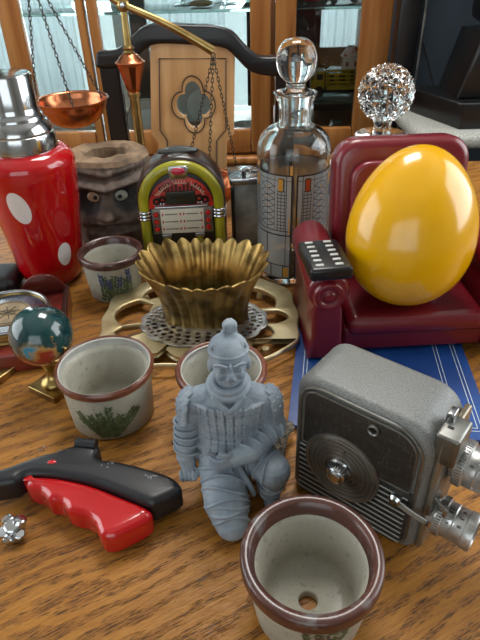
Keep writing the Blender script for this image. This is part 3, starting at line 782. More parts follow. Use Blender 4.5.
# front plate, viewfinder, lenses on the +x end
fp = mat('beige_metal', '#8b8272', .34, .7)
obj('front_plate', box((L+.002, D/2, .058), (.005, D-.008, .106), .002), fp, body, label='bare metal front plate')
vf = obj('viewfinder', box((L+.004, .016, .105), (.015, .024, .024), .002), M['dull_steel'], body)
obj('finder_slot', box((L+.002, .014, .1172), (.004, .002, .0008), .0003), M['black_plastic'], vf)
obj('finder_clip', box((L-.001, .023, .119), (.005, .009, .008), .001), M['steel'], vf)
def lens(nm, y, z, r, ln, parent, rings, lab):
    Ml = T(L+.003, y, z)@RY(PI/2)
    pr = [(0, 0), (r*.82, 0), (r*.82, ln*.14), (r*1.06, ln*.16), (r*1.1, ln*.2), (r*1.08, ln*.33), (r*.98, ln*.35), (r*.98, ln*.52), (r*1.0, ln*.53), (r*.95, ln*.56), (r*.97, ln*.58), (r*.97, ln*.78), (r*1.02, ln*.8), (r*1.04, ln*.95), (r, ln), (r*.78, ln), (r*.6, ln*.9), (0, ln*.88)]
    o = obj(nm, lathe(pr, 56, M=Ml), M['silver'], parent, label=lab)
    obj('lens_glass', lathe([(0, ln*.93), (r*.3, ln*.925), (r*.6, ln*.9)], 32, M=Ml), M['black_plastic'], o)
    kb_ = bmesh.new()
    for k in range(48):
        a = k*2*PI/48; box((r*1.08*cos(a), r*1.08*sin(a), ln*.26), (.0006, .0006, ln*.11), bm=kb_, M=Ml)
    obj('grip_ring', kb_, M['steel'], o)
    for s_, f0, a in rings:
        a = radians(a); R_ = r*.985
        Mt = Ml@T(R_*cos(a), R_*sin(a), ln*f0)@RZ(a)@RY(PI/2)@RZ(PI/2)
        obj('engraved_number', text(s_, .0036, Mt), M['black_plastic'], o, None)
    return o
A_UP = 180  # direction on the barrel facing up
l1 = lens('lens', .032, .076, .0150, .036, body, [('8', .43, 225), ('11', .68, 230)], 'upper steel lens')
l2 = lens('lens', .014, .038, .0130, .031, body, [('2.8', .43, 190), ('1.9', .43, 225), ('4', .68, 175), ('5', .68, 200), ('8', .68, 225), ('7', .9, 215)], 'lower steel lens with engraved numbers')
obj('lens_turret', lathe([(0, 0), (.022, 0), (.022, .003), (.02, .004), (0, .004)], 48, M=T(L+.002, .024, .056)@RY(PI/2)@Matrix.Diagonal((1.3, 1, 1, 1))), M['dull_steel'], body)
b = tube(spl([(L+.004, .006, .062), (L+.01, .004, .059), (L+.014, .004, .055), (L+.014, .004, .051)]), .0016, 8)
obj('turret_catch', b, M['steel'], body)

# strap beside the camera
b = bmesh.new()
s0 = G(281, 470, .006); s1 = G(289, 440, .02)
pts = [(s0.x-.002, s0.y-.012, .006), (s0.x-.002, s0.y+.004, .008), (s0.x+.001, s0.y+.02, .014), (s0.x+.005, s0.y+.034, .015), (s0.x+.011, s0.y+.046, .009)]
P6 = spl(pts, 8)
o = obj('wrist_strap', tube(P6, .0052, 12), mat('woven_cord', '#6b6152', .9, var=(500, '#2c241c', .45, .55), bump=(700, 1, .001)), None)
tag(o, 'short woven grey-brown strap lying at the left foot of movie camera', 'strap')

# ================================================================ blue board
fl_, fr_, br_, bl_ = Vector((.040, .362)), Vector((.2190, .3345)), Vector((.250, .600)), Vector((.082, .612))
def BL(u, v): return fl_.lerp(fr_, u).lerp(bl_.lerp(br_, u), v)
b = flat([[tuple(BL(*p)) for p in ((0, 0), (1, 0), (1, 1), (0, 1))]], .005, .0006, 1)
bo = obj('board_game_box', b, mat('blue_card', '#18478c', .4, var=(15, '#123a78', .4, .6)), None)
bo.name = 'blue_book'
tag(bo, 'thin blue book with white border lines lying under the red armchair', 'book')
wm = mat('white_ink', '#c9d4dc', .5)
b = bmesh.new()
def line(p, q_, w=.0007):
    a = BL(*p); c = BL(*q_); d = (c-a).normalized(); n = Vector((-d.y, d.x))*w/2
    for aa in (1,):
        vs = [b.verts.new((x.x, x.y, .0053)) for x in (a+n, a-n, c-n, c+n)]; b.faces.new(vs)
for m_ in (.055, .075, .16, .18):
    mv = m_*.7
    for p, q_ in (((m_, mv), (1-m_, mv)), ((1-m_, mv), (1-m_, 1-mv)), ((m_, 1-mv), (1-m_, 1-mv)), ((m_, mv), (m_, 1-mv))): line(p, q_)
for k in range(10):
    a0 = k*PI/20; a1 = (k+1)*PI/20
    for R_ in (.12, .14):
        line((.20+R_*cos(a0), .40-R_*sin(a0)), (.20+R_*cos(a1), .40-R_*sin(a1)))
        line((.80-R_*cos(a0), .14+R_*sin(a0)), (.80-R_*cos(a1), .14+R_*sin(a1)))
obj('border_lines', fix(b), wm, bo, None, label='white ruled border lines')
# ================================================================ red armchair (seat for the yellow ovoid)
vin = mat('red_vinyl', '#6e1420', .3, bump=(25, .12, .002), coat=.25)
AC = thing('toy_armchair', 'dark red glossy miniature armchair with scrolled arms standing on blue book', 'armchair', (.179, .452, .0052), radians(2))
bk = flat([rrect(.144, .140, .026, 8)], .036, .010, 4, M=RX(PI/2))
bmesh.ops.transform(bk, matrix=T(.002, .150, .114)@RX(radians(-10)), verts=bk.verts)
obj('backrest', bk, vin, AC, 60)
bk = flat([rrect(.114, .104, .02, 8)], .012, .005, 4, M=RX(PI/2))
bmesh.ops.transform(bk, matrix=T(.002, .114, .117)@RX(radians(-10)), verts=bk.verts)
obj('back_cushion', bk, vin, AC, 60)
obj('seat_base', box((0, .080, .018), (.150, .135, .030), .006, 4), vin, AC)
obj('seat_cushion', box((0, .074, .036), (.142, .138, .024), .011, 5), vin, AC, 60)
for s in (-1, 1):
    # arm outline in x-z : scroll on a narrower post that flares at the foot
    pts = [(-.018, .002), (.018, .002), (.016, .03), (.0145, .058)]
    for i in range(17):
        a = radians(-48+276*i/16); pts.append((-.001+.0205*cos(a), .082+.0205*sin(a)))
    pts += [(-.0165, .058), (-.0150, .03)]
    pts = [(x*s*-1 if s > 0 else x, z) for x, z in pts]
    b = flat([pts], .125, .005, 3, M=T(s*.0925, .128, 0)@RX(PI/2))
    arm = obj('arm', b, vin, AC, 60)
    pr = [(0, .006), (.004, .0058), (.006, .004), (.008, .0036), (.010, .0056), (.0135, .0058), (.0155, .003), (.016, 0)]
    obj('arm_scroll', lathe(smoothprof(pr, 3), 40, M=T(s*.0925+s*.001, .0035, .080)@RX(PI/2)), vin, arm, 60)
for sx in (-.07, .07): obj('foot', lathe([(0, 0), (.007, 0), (.009, .006), (0, .006)], 20, M=T(sx, .13, 0)), vin, AC)

# plain yellow ovoid body
ym2 = mat('glossy_yellow', '#e0a602', .2, coat=.5, bump=(12, .02, .001))
prof = []
for i in range(33):
    a = -PI/2+PI*i/32
    z = sin(a)*.078; r = cos(a)*.0635*(1-.10*sin(a))
    prof.append((max(r, 0), z))
b = lathe(prof, 72)
bmesh.ops.scale(b, vec=(1, .80, 1), verts=b.verts)
bmesh.ops.transform(b, matrix=RZ(radians(4))@RY(radians(8))@RX(radians(-16)), verts=b.verts)
mz = min(v.co.z for v in b.verts)
o = obj('candy_dispenser', b, ym2, None, 180, loc=(.1705, .498, .0545-mz))
tag(o, 'large smooth glossy yellow ovoid sitting upright in the red armchair', 'dispenser')

# remote control on the armchair's arm
RC = thing('remote_control', 'small black remote control resting on left arm of the red armchair', 'remote control', (.0820, .4600, .1079), radians(6))
RM = RX(radians(0))
obj('remote_body', box((0, .007, .0075), (.040, .060, .013), .0035, 3, M=RM), M['black_plastic'], RC, 50)
for i, yy in enumerate((-.015, -.006, .003, .012, .021, .030)):
    for xx in (-.010, .008):
        obj('button', box((xx, yy, .0144), (.0075, .0035, .0014), .0005, 2, M=RM), mat('light_button', '#b9bbb6', .4) if (i, xx) == (0, -.010) else bpy.data.materials['light_button'], RC)

# ================================================================ brass trivet, silver doily, scalloped bowl
tc = Vector((-.045, .528))
def lob(n=200):
    out = []
    for i in range(n):
        a = 2*PI*i/n
        r = 1-.06*cos(4*a)+.014*cos(12*a)
        out.append((tc.x+.118*r*cos(a), tc.y+.094*r*sin(a)))
    return out
holes = []
def crescent(a0, a1, r0, r1, n=16, tip=1.0):
    o_ = []; 
    for i in range(n+1):
        k = i/n; a = radians(a0+(a1-a0)*k); r = r1-(1-sin(PI*k))*.10*tip; o_.append((tc.x+.118*r*cos(a), tc.y+.094*r*sin(a)))
    for i in range(n+1):
        k = 1-i/n; a = radians(a0+(a1-a0)*k); r = r0+(1-sin(PI*k))*.05*tip; o_.append((tc.x+.118*r*cos(a), tc.y+.094*r*sin(a)))
    return o_
for a0, a1, r0, r1 in ((147, 192, .52, .84), (110, 142, .62, .86), (70, 104, .62, .865), (12, 60, .55, .84), (-16, 6, .60, .84), (-44, -22, .52, .80), (-78, -52, .60, .86), (-112, -84, .60, .80), (-146, -118, .56, .88), (-166, -151, .50, .84)):
    holes.append(crescent(a0, a1, r0, r1))
holes.append(circ(.03, 24, tc.x, tc.y))
b = flat([lob()]+holes, .007, .0022, 3)
bmesh.ops.translate(b, vec=(0, 0, .008), verts=b.verts)
pale_brass = mat('pale_brass', '#cfc29c', .36, .7, var=(20, '#a08d60', .4, .65))
TV = thing('brass_trivet', 'large pale brass openwork trivet with looping leaf cutouts under the bowl', 'trivet', (0, 0, 0))
obj('openwork_plate', b, pale_brass, TV, 50)
for a in (45, 135, 225, 315):
    x = tc.x+.108*.93*cos(radians(a)); y = tc.y+.086*.93*sin(radians(a))
    obj('foot', lathe([(0, 0), (.005, 0), (.006, .004), (.004, .009), (0, .009)], 16, M=T(x, y, 0)), pale_brass, TV)
dc = Vector((-.040, .515)); DX, DYY = .069, .047
out = [(dc.x+DX*(1+.045*abs(sin(7*a*PI/180)))*cos(radians(a)), dc.y+DYY*(1+.06*abs(sin(7*a*PI/180)))*sin(radians(a))) for a in range(0, 360, 2)]
hs_ = []
for rr_, n, hr in ((.91, 40, .0022), (.80, 32, .0030), (.67, 26, .0032), (.53, 20, .0030)):
    for k in range(n):
        a = 2*PI*(k+(.5 if rr_ in (.8, .53) else 0))/n
        cx_, cy_ = dc.x+DX*rr_*cos(a), dc.y+DYY*rr_*sin(a)
        hs_.append([(cx_+hr*(1+.35*sin(3*t_*PI/5+k))*cos(t_*PI/5), cy_+hr*.9*sin(t_*PI/5)) for t_ in range(10)])
b = flat([out]+hs_, .0016, .0004, 1)
bmesh.ops.translate(b, vec=(0, 0, .0154), verts=b.verts)
o = obj('lace_coaster', b, M['silver'], None, 40)
tag(o, 'oval silver filigree coaster with lacy holes between brass bowl and trivet', 'coaster')
# bowl
bw = bmesh.new(); NT_ = 22; NA = NT_*12; NZ = 22
bc = Vector((-.038, .528)); rot = radians(-5)
def sup(a, A_, B_, n=2.7):
    c, s = cos(a), sin(a); r = (abs(c/A_)**n+abs(s/B_)**n)**(-1/n); return r*c, r*s
rows = []
for j in range(NZ+1):
    t_ = j/NZ; row = []
    A_ = .0475+.0200*(t_**1.7)-.002*sin(PI*t_); B_ = .029+.0150*(t_**1.7)-.001*sin(PI*t_)
    for i in range(NA):
        a = 2*PI*i/NA; ph = abs(sin(NT_*a/2))
        x, y = sup(a, A_, B_)
        k = 1+(.030+.018*t_)*(ph-.6)
        fl2 = 1+(.030*max(t_-.80, 0)/.20)*ph
        z = .064*t_+(.0052*ph*max(t_-.78, 0)/.22)
        zz = z*(1+.09*t_*sin(a)+.05*t_*cos(2*a))
        row.append(bw.verts.new((x*k*fl2, y*k*fl2, zz)))
    rows.append(row)
for A_, B_ in zip(rows[:-1], rows[1:]):
    for i in range(NA): bw.faces.new((A_[i], A_[(i+1) % NA], B_[(i+1) % NA], B_[i]))
bw.faces.new(rows[0][::-1])
me = bpy.data.meshes.new('t'); fix(bw).to_mesh(me); bw.free()
ot = bpy.data.objects.new('t', me); COL.objects.link(ot); md = ot.modifiers.new('s', 'SOLIDIFY'); md.thickness = .0018; md.offset = -1
nm = bpy.data.meshes.new_from_object(ot.evaluated_get(bpy.context.evaluated_depsgraph_get())); bpy.data.objects.remove(ot)
BO = thing('brass_bowl', 'fluted oblong brass bowl with scalloped rim on silver coaster', 'bowl', (bc.x, bc.y, .0171), rot)
obj('bowl_body', nm, M['old_brass'], BO, 70)
b = bmesh.new()
for k in range(40):
    a = random.uniform(0, 6.28); r = random.uniform(0, 1)**.5
    ball((.022*r*cos(a)-.002, .014*r*sin(a), .007+.012*(1-r)), random.uniform(.003, .006), b, 8)
for v in b.verts: v.co += Vector(noise.noise_vector(v.co*300))*.0012
o = obj('moss_clump', b, mat('verdigris_green', '#4f6f60', .9, var=(200, '#8ea394', .45, .6), bump=(500, .8, .001)), None, None, loc=(bc.x, bc.y, .0168))
tag(o, 'small crumbly grey-green clump lying inside the scalloped brass bowl', 'clump')

# ================================================================ jukebox
jc = Y(184, 262, .66)
JB = thing('toy_jukebox', 'miniature jukebox with yellow-green arch tubes and red marquee behind brass bowl', 'jukebox', (jc.x+.0035, .66, 0), radians(3))
JW, JH = .100, .147; R_ = JW/2
def arch(w, zb, zt, n=28, inset=0):
    r = w/2; zc = zt-r
    return [(-r, zb)]+[(r, zb)]+[(r*cos(PI*i/n), zc+r*sin(PI*i/n)) for i in range(n+1)]
FM = T(0, 0, 0)@RX(PI/2)   # (x,z)->x,z ; depth toward -y ... extruded 0..d goes to y=-d
jwood = mat('dark_brown_case', '#241815', .3, var=(30, '#3a2620', .4, .6), coat=.3)
b = flat([arch(JW+.012, .0, JH+.006)], .052, .007, 4, M=T(0, .056, 0)@FM)
obj('case', b, jwood, JB, 60)
obj('front_board', flat([arch(JW-.016, .004, JH-.010)], .003, .0006, 1, M=FM), mat('dark_front', '#15100f', .4), JB)
ac = []
zc = JH-R_+.001; rt = R_-.0035
for z in (.004, .03, .06): ac.append((-rt, -.003, z))
for i in range(25): a = PI-PI*i/24; ac.append((rt*cos(a), -.003, zc+rt*sin(a)))
for z in (.06, .03, .004): ac.append((rt, -.003, z))
tubm = mat('yellow_green_tube', '#aaa21e', .25, var=(22, '#86851a', .35, .65), coat=.5)
obj('arch_tube', tube(ac, .0066, 16), tubm, JB, 60, label='yellow-green arch tube')
# marquee half disc
redm = NT('marquee_red'); fq = redm.noise(60, 4)
redm.set('Base Color', redm.mix(redm.ramp(fq, [(.45, 0.0), (.6, 1.0)]), '#c42a1c', '#86150f')); redm.set('Roughness', .3)
mr = R_-.0098
b = flat([[(mr*cos(PI*i/28), zc-.006+mr*sin(PI*i/28)) for i in range(29)]], .002, .0004, 1, M=T(0, -.003, 0)@FM)
mq = obj('marquee', b, redm.m, JB, label='red half-round marquee')
# skyline bars and script stroke
b = bmesh.new()
for k in range(11):
    x = -.024+k*.0048; h = .006+.006*((k*7) % 5)/5; box((x, -.0052, zc+.016+h/2), (.0036, .0006, h), bm=b)
obj('skyline_bars', b, mat('dark_red_print', '#4a0a0a', .5), mq, None)
b = bmesh.new()
for w0, w1, n in ((150, 112, 7), (104, 76, 5), (68, 30, 6)):
    P_ = []
    for i in range(n*8+1):
        k = i/(n*8); a = radians(w0+(w1-w0)*k); r = .0335+.0020*sin(2*PI*n*k)+.0012*(i < 6)
        P_.append((r*cos(a)+.0009*cos(2*PI*n*k), -.0056, zc-.006+r*sin(a)))
    tube(P_, .00042, 5, b)
obj('script_lettering', b, mat('cream_print', '#d6b49c', .5), mq, None, label='cream handwritten script line')
obj('display_window', box((0, -.0060, zc+.0075), (.037, .0035, .017), .001), mat('display_grey', '#23251f', .2), JB)
obj('chrome_rail', box((0, -.0064, zc-.0040), (.066, .0040, .0030), .001), M['chrome'], JB)
b = bmesh.new()
for k in range(-9, 10):
    if abs(k) > 5: lathe([(0, .001), (.0015, .0005), (.0016, 0)], 12, b, M=T(k*.0036, -.0050, zc-.0005)@RX(PI/2))
obj('chrome_bead', b, M['chrome'], JB)
for sx in (-.0300, -.0225, .0225, .0300):
    r_ = obj('record_disc', lathe([(0, .0012), (.0045, .0012), (.005, 0)], 28, M=T(sx, -.0050, zc+.0035+(.002 if abs(sx) < .025 else 0))@RX(PI/2)), M['black_plastic'], JB)
    obj('record_label', lathe([(0, .0018), (.0018, .0018), (.002, .0010)], 20, M=T(sx, -.0050, zc+.0035+(.002 if abs(sx) < .025 else 0))@RX(PI/2)), mat('record_red', '#9c2018', .4) if sx == -.03 else bpy.data.materials['record_red'], r_)
tp = obj('title_panel', box((0, -.0055, zc-.0225), (.076, .004, .034), .001), M['dull_steel'], JB)
wp = obj('title_strips', box((0, -.0078, zc-.0225), (.054, .0012, .032), .0003), mat('cream_paper', '#cfc9b8', .5), tp)
b = bmesh.new(); b2 = bmesh.new()
for i in range(3):
    for j in (-1, 1):
        x = j*.0132; z = zc-.0128-i*.0098
        rnd = random.Random(i*5+j); xx = x-.0080
        while xx < x+.0075:
            w = rnd.uniform(.0008, .0026); box((xx+w/2, -.0086, z), (w, .0003, .0012), bm=b); xx += w+.0005
        for s in (-1, 1):
            vs = [b2.verts.new((x+s*p, -.0086, z+q_)) for p, q_ in ((.0118, .0026), (.0118, -.0026), (.0095, 0))]; b2.faces.new(vs)
obj('typed_title', b, M['black_plastic'], wp, None); obj('red_marker', fix(b2), mat('red_ink', '#b01f22', .5), wp, None)
for i in range(3):
    for s in (-1, 1):
        obj('selector_button', lathe([(0, .0042), (.0022, .0036), (.0034, .0016), (.0036, 0)], 20, M=T(s*.0325, -.0075, zc-.0128-i*.0098)@RX(PI/2)), mat('button_red', '#b5160f', .25, coat=.5) if (i, s) == (0, -1) else bpy.data.materials['button_red'], JB)
for s in (-1, 1):
    b = bmesh.new()
    for k in range(3): tube([(s*rt+.0076*cos(a*PI/8), -.003+.0076*sin(a*PI/8), zc-.0175+k*.0042) for a in range(16)], .0019, 8, b, closed=True)
    obj('tube_band', b, M['chrome'], JB)
    obj('lower_tube', tube([(s*.021, -.006, .004), (s*.021, -.006, zc-.043)], .0045, 12), tubm, JB, label='yellow-green lower tube')
    obj('tube_cap', box((s*.021, -.007, zc-.041), (.0125, .010, .005), .001), M['steel'], JB)
b = flat([[(-.013, 0), (-.009, -.010), (.009, -.010), (.013, 0), (.010, .006), (-.010, .006)]], .006, .0015, 3, M=T(0, -.007, JH-.006)@FM)
cr = obj('crest', b, M['chrome'], JB)
obj('crest_badge', ball((0, -.0135, JH-.0055), (.0085, .003, .0045)), mat('pink_badge', '#b02440', .2, coat=.5), cr)
obj('top_grille', flat([rrect(.05, .012, .004)], .003, .001, 1, M=T(0, .028, JH+.0045)), M['black_plastic'], JB)

# ================================================================ decanters
q = Vector((.0690, .652, 0))
DC = thing('glass_decanter', 'tall round clear glass decanter with ball stopper and leaded-glass style printing', 'decanter', q)
outp = smoothprof([(0, .001), (.034, .001), (.0415, .003), (.043, .010), (.043, .03)], 4)+[(.043, .10), (.043, .150)]+smoothprof([(.043, .155), (.0428, .165), (.040, .176), (.032, .185), (.0225, .190), (.0185, .194), (.0180, .201), (.0185, .210), (.0215, .219), (.0245, .2245), (.022, .2255)], 4)
inn = [(.014, .2250), (.0135, .215), (.0135, .198)]+smoothprof([(.016, .189), (.026, .184), (.036, .174), (.0398, .162), (.040, .15)], 4)+[(.040, .02), (.037, .011), (.02, .009), (0, .009)]
DG = mat('decanter_glass', '#eef2f2', 0, trans=1, ior=1.45)
obj('bottle_body', lathe(outp+inn, 80), DG, DC, 60)
stp = smoothprof([(0, .190), (.012, .191), (.013, .20), (.0132, .2255)], 3)+smoothprof([(.0165, .2262), (.0145, .2285), (.0110, .231), (.0105, .2345), (.0125, .2375), (.0175, .2425), (.0208, .250), (.0218, .2580), (.0208, .266), (.0165, .2745), (.0095, .279), (0, .2805)], 5)
obj('stopper', lathe(stp, 64), DG, DC, 70, label='round glass ball stopper')
def wrap(bm, s0, s1, z0, z1, r=.0433, th=.0003, n=None):
    n = n or max(1, int(abs(s1-s0)/.003)); 
    a = [(-PI/2+(s0+(s1-s0)*i/n)/r) for i in range(n+1)]
    v = [[bm.verts.new((rr*cos(x), rr*sin(x), z)) for x in a for rr in (r,)] for z in (z0, z1)]
    for i in range(n): bm.faces.new((v[0][i], v[0][i+1], v[1][i+1], v[1][i]))
def wline(bm, s0, z0, s1, z1, w, r=.04345):
    w *= 1.4
    n = max(1, int(abs(s1-s0)/.003)); d = Vector((s1-s0, z1-z0)).normalized(); nn = Vector((-d.y, d.x))*w/2
    prev = None
    for i in range(n+1):
        k = i/n; s = s0+(s1-s0)*k; z = z0+(z1-z0)*k
        vs = []
        for sg in (1, -1):
            a = -PI/2+(s+sg*nn.x)/r; vs.append(bm.verts.new((r*cos(a), r*sin(a), z+sg*nn.y)))
        if prev: bm.faces.new((prev[0], prev[1], vs[1], vs[0]))
        prev = vs
film = NT('frosted_film'); film.set('Base Color', lin('#a7abac')); film.set('Roughness', .5); film.set('Alpha', .58)
bf = bmesh.new(); bl2 = bmesh.new(); ba = bmesh.new(); bo_ = bmesh.new(); bg = bmesh.new()
CIRC = 2*PI*.0434
for half in (0, 1, 2, 3):
    base = .0058+half*CIRC/4-.005
    W_ = CIRC/4-.006
    S = lambda k: base+W_*k
    if True:
        wrap(bf, S(0), S(1), .012, .145)
        for z, w in ((.145, .0012), (.139, .0005), (.0765, .0008), (.071, .0012), (.030, .0010), (.012, .0012)): wline(bl2, S(0), z, S(1), z, w)
        for k, w in ((0, .0012), (1, .0012), (.1, .0006), (.9, .0006)): wline(bl2, S(k), .012, S(k), .145, w)
        wline(bl2, S(.5), .030, S(.5), .071, .0008)
        # generic lattice: ladders with small squares and stacked lozenges
        for c_ in (.2, .8):
            for k in (-.07, 0, .07): wline(bl2, S(c_+k), .0765, S(c_+k), .125, .0005)
            for i in range(12): wline(bl2, S(c_-.09), .080+i*.0042, S(c_+.09), .080+i*.0042, .0006)
        for i in range(7):
            z = .080+i*.0078
            for sg in (-1, 1):
                wline(bl2, S(.5), z, S(.5+sg*.17), z+.0045, .0006); wline(bl2, S(.5+sg*.17), z+.0045, S(.5), z+.009, .0006)
        for i in range(3): wline(bl2, S(.33+.17*i), .0765, S(.33+.17*i), .145, .0004)
        for c_ in (.2, .8):
            for (a_, b_, c2, d_) in ((c_-.05, .126, c_+.05, .126), (c_-.05, .141, c_+.05, .141), (c_-.05, .126, c_-.05, .141), (c_+.05, .126, c_+.05, .141)): wline(bl2, S(a_), b_, S(c2), d_, .001)
            wrap(bo_ if (c_ < .5 and half % 2 == 0) else ba, S(c_-.045), S(c_+.045), .1265, .1405, .0436)
        wrap(ba, S(.012), S(.035), .073, .095, .0436); wrap(ba, S(.965), S(.988), .073, .095, .0436)
        for i in range(3): wrap(ba, S(.485), S(.515), .105+i*.011, .1075+i*.011, .0436)
        wrap(bg, S(.13), S(.36), .0145, .0275, .0436); wrap(ba, S(.88), S(.98), .0145, .0275, .0436)
        for (a_, b_, c2, d_) in ((.12, .0135, .37, .0135), (.12, .0285, .37, .0285), (.12, .0135, .12, .0285), (.37, .0135, .37, .0285), (.86, .013, .86, .030), (.6, .013, .6, .03)): wline(bl2, S(a_), b_, S(c2), d_, .0011)
fo = obj('frosted_print', bf, film.m, DC, None, label='grey frosted printed band')
obj('leading_lines', bl2, mat('leading', '#15151a', .4), fo, None, label='dark printed lattice lines')
obj('amber_print', ba, mat('amber_pane', '#b98432', .3), fo, None, label='amber printed squares')
obj('orange_print', bo_, mat('orange_pane', '#a3461e', .3), fo, None, label='orange-red printed squares')
obj('olive_print', bg, mat('olive_pane', '#6a6230', .3), fo, None, label='olive printed squares')

DY = .72
cs = Y(387, 93, DY)
q = Vector((cs.x-.001, DY, 0))
CD = thing('cut_glass_decanter', 'cut glass decanter behind the red armchair with large faceted round stopper', 'decanter', q)
zc_ = cs.z; rs = .0350
b = bmesh.new(); rows = []; nu, nv = 28, 15
for j_ in range(1, nv):
    la = -PI/2+PI*j_/nv
    rows.append([b.verts.new((0, 0, 0)) for i_ in range(nu)])
    for i_, v in enumerate(rows[-1]):
        rr_ = rs*(1.0 if (i_+j_) % 2 else .925); a = 2*PI*i_/nu
        v.co = (rr_*cos(la)*cos(a), rr_*cos(la)*sin(a), zc_+rr_*.98*sin(la))
for A_, B_ in zip(rows[:-1], rows[1:]):
    for i_ in range(nu):
        q4 = (A_[i_], A_[(i_+1) % nu], B_[(i_+1) % nu], B_[i_])
        p0 = q4 if (i_+rows.index(A_)) % 2 else q4[1:]+q4[:1]
        b.faces.new((p0[0], p0[1], p0[2])); b.faces.new((p0[0], p0[2], p0[3]))
b.faces.new(rows[0]); b.faces.new(rows[-1]); fix(b)
obj('stopper', b, M['glass'], CD, 8, label='faceted ball stopper')
zn = zc_-rs
obj('stopper_neck', lathe([(0, zn+.004), (.012, zn+.003), (.0105, zn-.004), (.0115, zn-.013), (0, zn-.013)], 40), M['glass'], CD)
obj('bottle_body', lathe([(0, .002), (.035, .002), (.038, .006), (.038, .07), (.034, .09), (.02, .105), (.0135, .112), (.0135, zn-.022), (.030, zn-.018), (.033, zn-.0155), (.030, zn-.0135), (.012, zn-.0135), (.0115, zn-.02), (.011, .113), (.017, .102), (.031, .088), (.034, .07), (.034, .012), (0, .012)], 56), M['glass'], CD, 50)

# canister between jukebox and decanter
cq = Y(247, 174, .748)
CA = thing('metal_canister', 'dull grey square canister with shiny clamp lid between jukebox and decanter', 'canister', (cq.x, .748, 0), radians(4))
zt_ = cq.z
obj('canister_body', box((0, 0, (zt_-.006)/2), (.044, .044, zt_-.006), .004, 3), mat('aged_zinc', '#85857e', .5, .5, var=(40, '#6a6a64', .4, .6)), CA)
obj('lid', box((0, 0, zt_-.0015), (.052, .052, .009), .002, 2), M['steel'], CA)
obj('lid_clamp', tube(spl([(-.006, -.02, zt_+.003), (-.006, -.02, zt_+.012), (0, -.018, zt_+.013), (.004, -.016, zt_+.009), (.02, -.012, zt_+.007)]), .003, 8), M['chrome'], CA)
obj('edge_strip', box((-.0222, -.0222, zt_/2-.004), (.005, .005, zt_-.012), .001), M['black_plastic'], CA)
obj('copper_reflection', box((-.0225, 0, zt_/2-.004), (.001, .028, zt_-.022)), M['copper'], CA)  # copper sheet standing in for a reflection on the canister wall
# small white box right of the decanter
wq = Y(333, 163, .74)
WB = thing('white_carton', 'small white carton with blue label between decanter and red armchair', 'box', (wq.x+.002, .745, 0), radians(-8))
obj('carton_body', box((0, 0, wq.z/2), (.030, .02, wq.z), .001), mat('white_carton_card', '#c5c9cc', .6), WB)
obj('blue_label', box((-.002, -.0104, wq.z*.75), (.018, .0006, .028)), mat('blue_label', '#6f8fb5', .5), WB)

# ================================================================ carved face pot
KC = thing('carved_face_planter', 'dark carved wooden face pot with deep brows, hollow top, behind the shaker', 'planter', (-.1785, .767, 0), radians(6))
NA_, NZ_ = 260, 150; KH = .124
def kr(a, z):
    r = .058+.011*sin(PI*min(z/.11, 1))-.12*max(z-.100, 0)
    z -= .0115
    fx = (a+PI/2)*r  # arc position from the front
    def g(cx_, cz, sx, sz): return exp(-((fx-cx_)/sx)**2-((z-cz)/sz)**2)
    brow_z = .090+.010*(abs(fx)/.03)*exp(-abs(fx)/.06)-.004
    d = 0
    if abs(fx) < .07:
        w = exp(-(fx/.055)**4)
        d += .0125*exp(-((z-brow_z)/.0060)**2)*w
        d += .004*exp(-((z-brow_z-.016)/.004)**2)*w
        d -= .003*exp(-((z-brow_z-.009)/.002)**2)*w
    d -= .015*g(-.022, .071, .0145, .0115)+.015*g(.022, .071, .0145, .0115)
    d += .012*g(0, .060, .0085, .017)+.010*g(0, .050, .013, .007)
    d -= .010*g(0, .032, .028, .005); d += .005*g(0, .041, .02, .003)+.005*g(0, .024, .022, .005)
    d += .004*g(-.032, .045, .01, .012)+.004*g(.032, .045, .01, .012)
    n = noise.noise(Vector((cos(a)*7, sin(a)*7, z*30)))*.0022+noise.noise(Vector((cos(a)*26, sin(a)*26, z*50)))*.0009
    return r+d+n
b = bmesh.new(); rows = []
for j in range(NZ_+1):
    z = KH*j/NZ_
    rows.append([b.verts.new((kr(2*PI*i/NA_-PI, z)*cos(2*PI*i/NA_-PI)*1.05, kr(2*PI*i/NA_-PI, z)*.92*sin(2*PI*i/NA_-PI), z)) for i in range(NA_)])
for A_, B_ in zip(rows[:-1], rows[1:]):
    for i in range(NA_): b.faces.new((A_[i], A_[(i+1) % NA_], B_[(i+1) % NA_], B_[i]))
b.faces.new(rows[0][::-1])
bark = NT('dark_carved_wood')
nn = bark.noise(1, 5, bark.map((60, 60, 14)), .65)
bc_ = bark.mix(bark.ramp(nn, [(.35, 0.0), (.65, 1.0)]), '#3f342e', '#6e5d51')
for sx_ in (-1, 1):   # near-black tone round each eye
    nv = bark.n.new('ShaderNodeVectorMath'); nv.operation = 'DISTANCE'; bark.l.new(bark.tc.outputs['Object'], nv.inputs[0]); nv.inputs[1].default_value = (sx_*.026, -.052, .0815)
    bc_ = bark.mix(bark.ramp(bark.math('ADD', nv.outputs['Value'], bark.math('MULTIPLY', bark.noise(60, 3), .008)), [(.020, .85), (.026, 0.0)]), bc_, '#17181a')
bark.set('Base Color', bc_); bark.set('Roughness', .75); bark.bump(nn, .5, .002)
kb_o = obj('carved_body', fix(b), bark.m, KC, 80)
